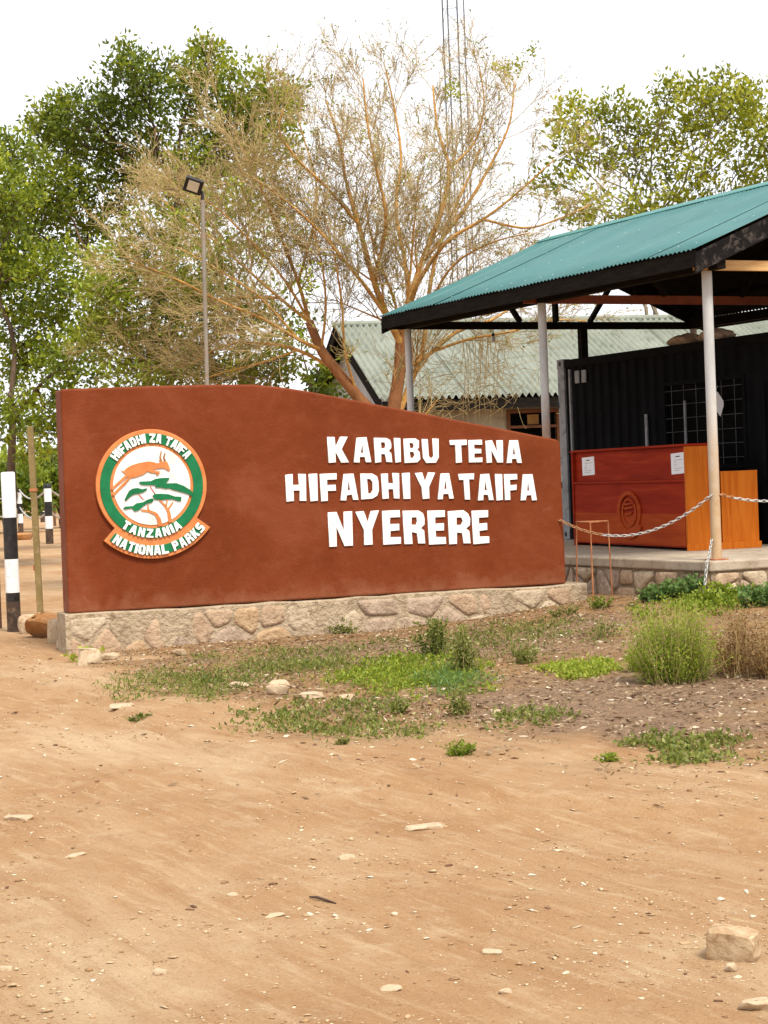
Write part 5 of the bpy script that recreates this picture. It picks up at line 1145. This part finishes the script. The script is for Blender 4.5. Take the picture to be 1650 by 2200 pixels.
weed(985, 1536, 56, 72, 26, 'short upright weed at the lower edge of the green mat', L_WEED, (.022, .006), 22, 8, tm=.5)
weed(1130, 1424, 66, 75, 16, 'thin dry weed standing alone on the dark soil', L_WEED, (.026, .007), 30, 9, tm=.6)
weed(738, 1362, 64, 38, 18, 'small green weed growing against the plinth', L_WEED, (.03, .009), 16, 10, tm=.55)
weed(1290, 1308, 50, 34, 16, 'small green plant at the foot of the rebar stand', L_FRESH, (.03, .010), 16, 11, tm=.4)
weed(990, 1622, 76, 36, 26, 'grassy tuft at the road edge below the green mat', L_FRESH, (.03, .005), 16, 12, tm=.35)
weed(858, 1532, 50, 46, 18, 'small leafy tuft left of the short upright weed', L_WEED, (.024, .007), 18, 13, tm=.5)
weed(735, 1600, 34, 22, 12, 'tiny grass tuft on the road sand', L_WEED, (.022, .005), 12, 14, tm=.4)
weed(1305, 1634, 54, 24, 16, 'low green tuft on the dark soil by the road', L_FRESH, (.024, .006), 14, 15, tm=.5)
weed(1010, 1320, 80, 24, 16, 'dry low grass against the right half of the plinth', L_DRY, (.03, .005), 14, 16, tm=.5)
weed(1215, 1322, 90, 30, 20, 'low olive weeds at the right end of the plinth', L_WEED, (.026, .007), 16, 17, tm=.45)
weed(1300, 1370, 90, 55, 22, 'faint olive weed between the stand and the big green weed', L_WEED, (.022, .006), 16, 18, tm=.52)
weed(450, 1466, 80, 34, 22, 'low green tuft in the dry strip before the plinth', L_WEED, (.028, .006), 16, 19, tm=.45)
weed(180, 1422, 90, 32, 14, 'broad leaved light green weed over the rocks by the plinth end', L_FRESH, (.055, .022), 8, 20, tm=.8)
weed(300, 1545, 60, 16, 12, 'low tuft where the strip of weeds meets the road', L_WEED, (.026, .006), 12, 22, tm=.4)
weed(600, 1540, 60, 26, 14, 'small weed below the white chunky stone', L_WEED, (.026, .006), 12, 23, tm=.45)
for i, (u, v, w_, h_) in enumerate(((1418, 1290, 90, 44), (1480, 1282, 90, 60), (1555, 1296, 120, 52), (1630, 1300, 100, 56), (1700, 1305, 90, 60))):
    weed(u, v, w_, h_, 30, ('leafy blue green plant at the base of the platform corner where the chain ends', 'leafy plant under the loose hanging chain', 'leafy plant against the platform right of its corner', 'broad leafy plant further along the platform front', 'leafy plant growing along the platform past the chain')[i], L_BLUE if i != 2 else L_FRESH, (.05, .017), 24, 50 + i, fan=.25, tm=.5)
def mat_patch(name, lab, cu_, cv_, ru, rv, n, mat, h, leaf, tm, seed):
    """ground-hugging plants inside an irregular patch"""
    r2 = np.random.default_rng(seed); c = atg(cu_, cv_); e1 = atg(cu_ + ru, cv_); t = atg(cu_, cv_ - rv); b = atg(cu_, cv_ + rv)
    rx = e1.x - c.x; cy = (t.y + b.y) / 2; ry = (t.y - b.y) / 2
    x = r2.uniform(-1.2, 1.2, n * 3); y = r2.uniform(-1.2, 1.2, n * 3)
    X = c.x + x * rx; Y = cy + y * ry; rad = np.hypot(x, y) + (vnoise(X, Y, .30, seed) - .5) * 1.0 + (vnoise(X, Y, .09, seed + 1) - .5) * .7
    ok = r2.random(n * 3) < np.clip((1.0 - rad) * 1.5, 0, 1) ** 1.4; X, Y = X[ok][:n], Y[ok][:n]; k = len(X); Z = ground_z(X, Y) + r2.uniform(0, 1, k) ** 1.6 * h
    A = r2.normal(size=(k, 3)) + np.array([[0, 0, .7]])
    o = leaves(np.stack([X, Y, Z], 1), A, leaf[0] * r2.uniform(.6, 1.4, k), leaf[1] * r2.uniform(.6, 1.4, k), np.clip(r2.normal(tm, .2, k), 0, 1), name, mat, None)
    return tag(o, lab, 'ground cover', kind='stuff')
mat_patch('ground_cover', 'bright green mat of creeping plants before the plinth', 850, 1458, 190, 46, 7000, L_FRESH, .05, (.034, .008), .50, 61)
mat_patch('ground_cover', 'blue green grassy patch at the right of the creeping mat', 975, 1475, 90, 30, 1300, L_BLUE, .08, (.06, .004), .55, 62)
mat_patch('ground_cover', 'yellow green creeping mat left of the big green weed', 1240, 1440, 95, 24, 4200, L_FRESH, .035, (.032, .009), .72, 63)
mat_patch('ground_cover', 'thin green grass strip left of the creeping mat', 620, 1428, 230, 32, 4200, L_WEED, .06, (.045, .005), .5, 64)
mat_patch('ground_cover', 'thin olive grass in front of the weedy strip', 400, 1478, 220, 40, 3400, L_WEED, .06, (.045, .005), .5, 65)
mat_patch('ground_cover', 'low leafy weeds by the road at the edge of the dark soil', 1490, 1615, 140, 36, 2600, L_WEED, .04, (.032, .010), .55, 66)
mat_patch('ground_cover', 'sparse green weeds below the creeping mat', 740, 1550, 230, 46, 2800, L_WEED, .045, (.034, .008), .5, 67)
mat_patch('ground_cover', 'weedy green ground along the platform front', 1530, 1305, 170, 30, 5200, L_FRESH, .08, (.035, .010), .45, 68)
mat_patch('ground_cover', 'green weeds on the dark soil below the creeping mat', 1100, 1545, 120, 26, 1000, L_WEED, .04, (.03, .008), .5, 69)
mat_patch('ground_cover', 'olive weeds between plinth and the dark soil', 1050, 1385, 340, 46, 4200, L_WEED, .05, (.035, .006), .45, 70)
# leaf litter and straw over the planting strip
n = 60000; X = rng.uniform(-3.2, 4.8, n); Y = rng.uniform(8.5, 20, n); keep = rng.random(n) < (bed_mask(X, Y) * .8 + .015) * (.35 + .9 * vnoise(X, Y, .5, 91)); keep &= Y < 18.6 + .367 * (X + 3.)
X, Y = X[keep], Y[keep]; k = len(X); A = rng.normal(size=(k, 3)) * np.array([[1, 1, .25]])
o = leaves(np.stack([X, Y, ground_z(X, Y) + rng.uniform(.002, .012, k)], 1), A, rng.uniform(.012, .07, k), rng.uniform(.0015, .010, k), np.clip(rng.normal(.48, .25, k), 0, 1), 'leaf_litter', L_LITTER, None)
tag(o, 'dry leaves and straw strewn over the planting strip', 'litter', kind='stuff')
# gravel chips on road
def pebbles(n, X, Y, size, name, lab, mat, flat=.45):
    base = []
    for s in range(6):
        bmx = bmesh.new(); r2 = random.Random(100 + s)
        for _ in range(9):
            v = Vector((r2.gauss(0, 1), r2.gauss(0, 1), r2.gauss(0, 1))).normalized(); bmx.verts.new(v * r2.uniform(.7, 1))
        bmesh.ops.convex_hull(bmx, input=bmx.verts); bmesh.ops.delete(bmx, geom=[v for v in bmx.verts if not v.link_faces], context='VERTS'); bmesh.ops.triangulate(bmx, faces=bmx.faces); bmx.verts.index_update()
        base.append((np.array([tuple(v.co) for v in bmx.verts]), np.array([[w.index for w in f.verts] for f in bmx.faces]))); bmx.free()
    V, Fq, Tn = [], [], []; off = 0; kind = rng.integers(0, 6, n); Z = ground_z(X, Y)
    for s in range(6):
        i = np.where(kind == s)[0]; bv, bf = base[s]; k = len(i)
        a = rng.uniform(0, 6.28, k); sx_ = size[i] * rng.uniform(.7, 1.5, k); sy_ = size[i] * rng.uniform(.5, 1., k); sz_ = size[i] * flat * rng.uniform(.6, 1.2, k)
        p = bv[None] * np.stack([sx_, sy_, sz_], 1)[:, None]; ca_, sa_ = np.cos(a)[:, None], np.sin(a)[:, None]
        q = np.stack([p[..., 0] * ca_ - p[..., 1] * sa_ + X[i][:, None], p[..., 0] * sa_ + p[..., 1] * ca_ + Y[i][:, None], p[..., 2] + (Z[i] + sz_ * .25)[:, None]], -1)
        V.append(q.reshape(-1, 3)); Fq.append((bf[None] + (np.arange(k) * len(bv))[:, None, None]).reshape(-1, 3) + off); off += k * len(bv)
        Tn.append(np.repeat(np.clip(rng.normal(.55, .25, k), 0, 1), len(bv)))
    me = np_mesh(name, np.concatenate(V), np.concatenate(Fq), np.concatenate(Tn)); return tag(link(name, me, None, mat), lab, 'gravel', kind='stuff')
def gravel_mat():
    m, n, b = new_mat('gravel'); a_ = n.nodes.new('ShaderNodeAttribute'); a_.attribute_name = 'tint'
    c = ramp(n, a_.outputs['Fac'], [(0, (.12, .05, .02)), (.3, (.28, .15, .065)), (.5, (.38, .24, .12)), (.75, (.52, .38, .23)), (1, (.66, .56, .42))]); n.links.new(c, b.inputs['Base Color']); b.inputs['Roughness'].default_value = .9; return m
GM = gravel_mat()
n = 30000; Y = 4.9 * (22 / 4.9) ** rng.uniform(0, 1, n); X = rng.uniform(-1, 1, n) * (.22 * Y + .4)
kp_ = rng.random(n) < .12 + .95 * sm((vnoise(X, Y, .8, 95) * .55 + vnoise(X, Y, .25, 96) * .45 - .38) / .35); X, Y = X[kp_], Y[kp_]
pebbles(len(X), X, Y, np.clip(rng.lognormal(-5.25, .60, len(X)), .0018, .022) * (.75 + .035 * Y), 'gravel', 'small pale stone chips scattered over the sandy road', GM)
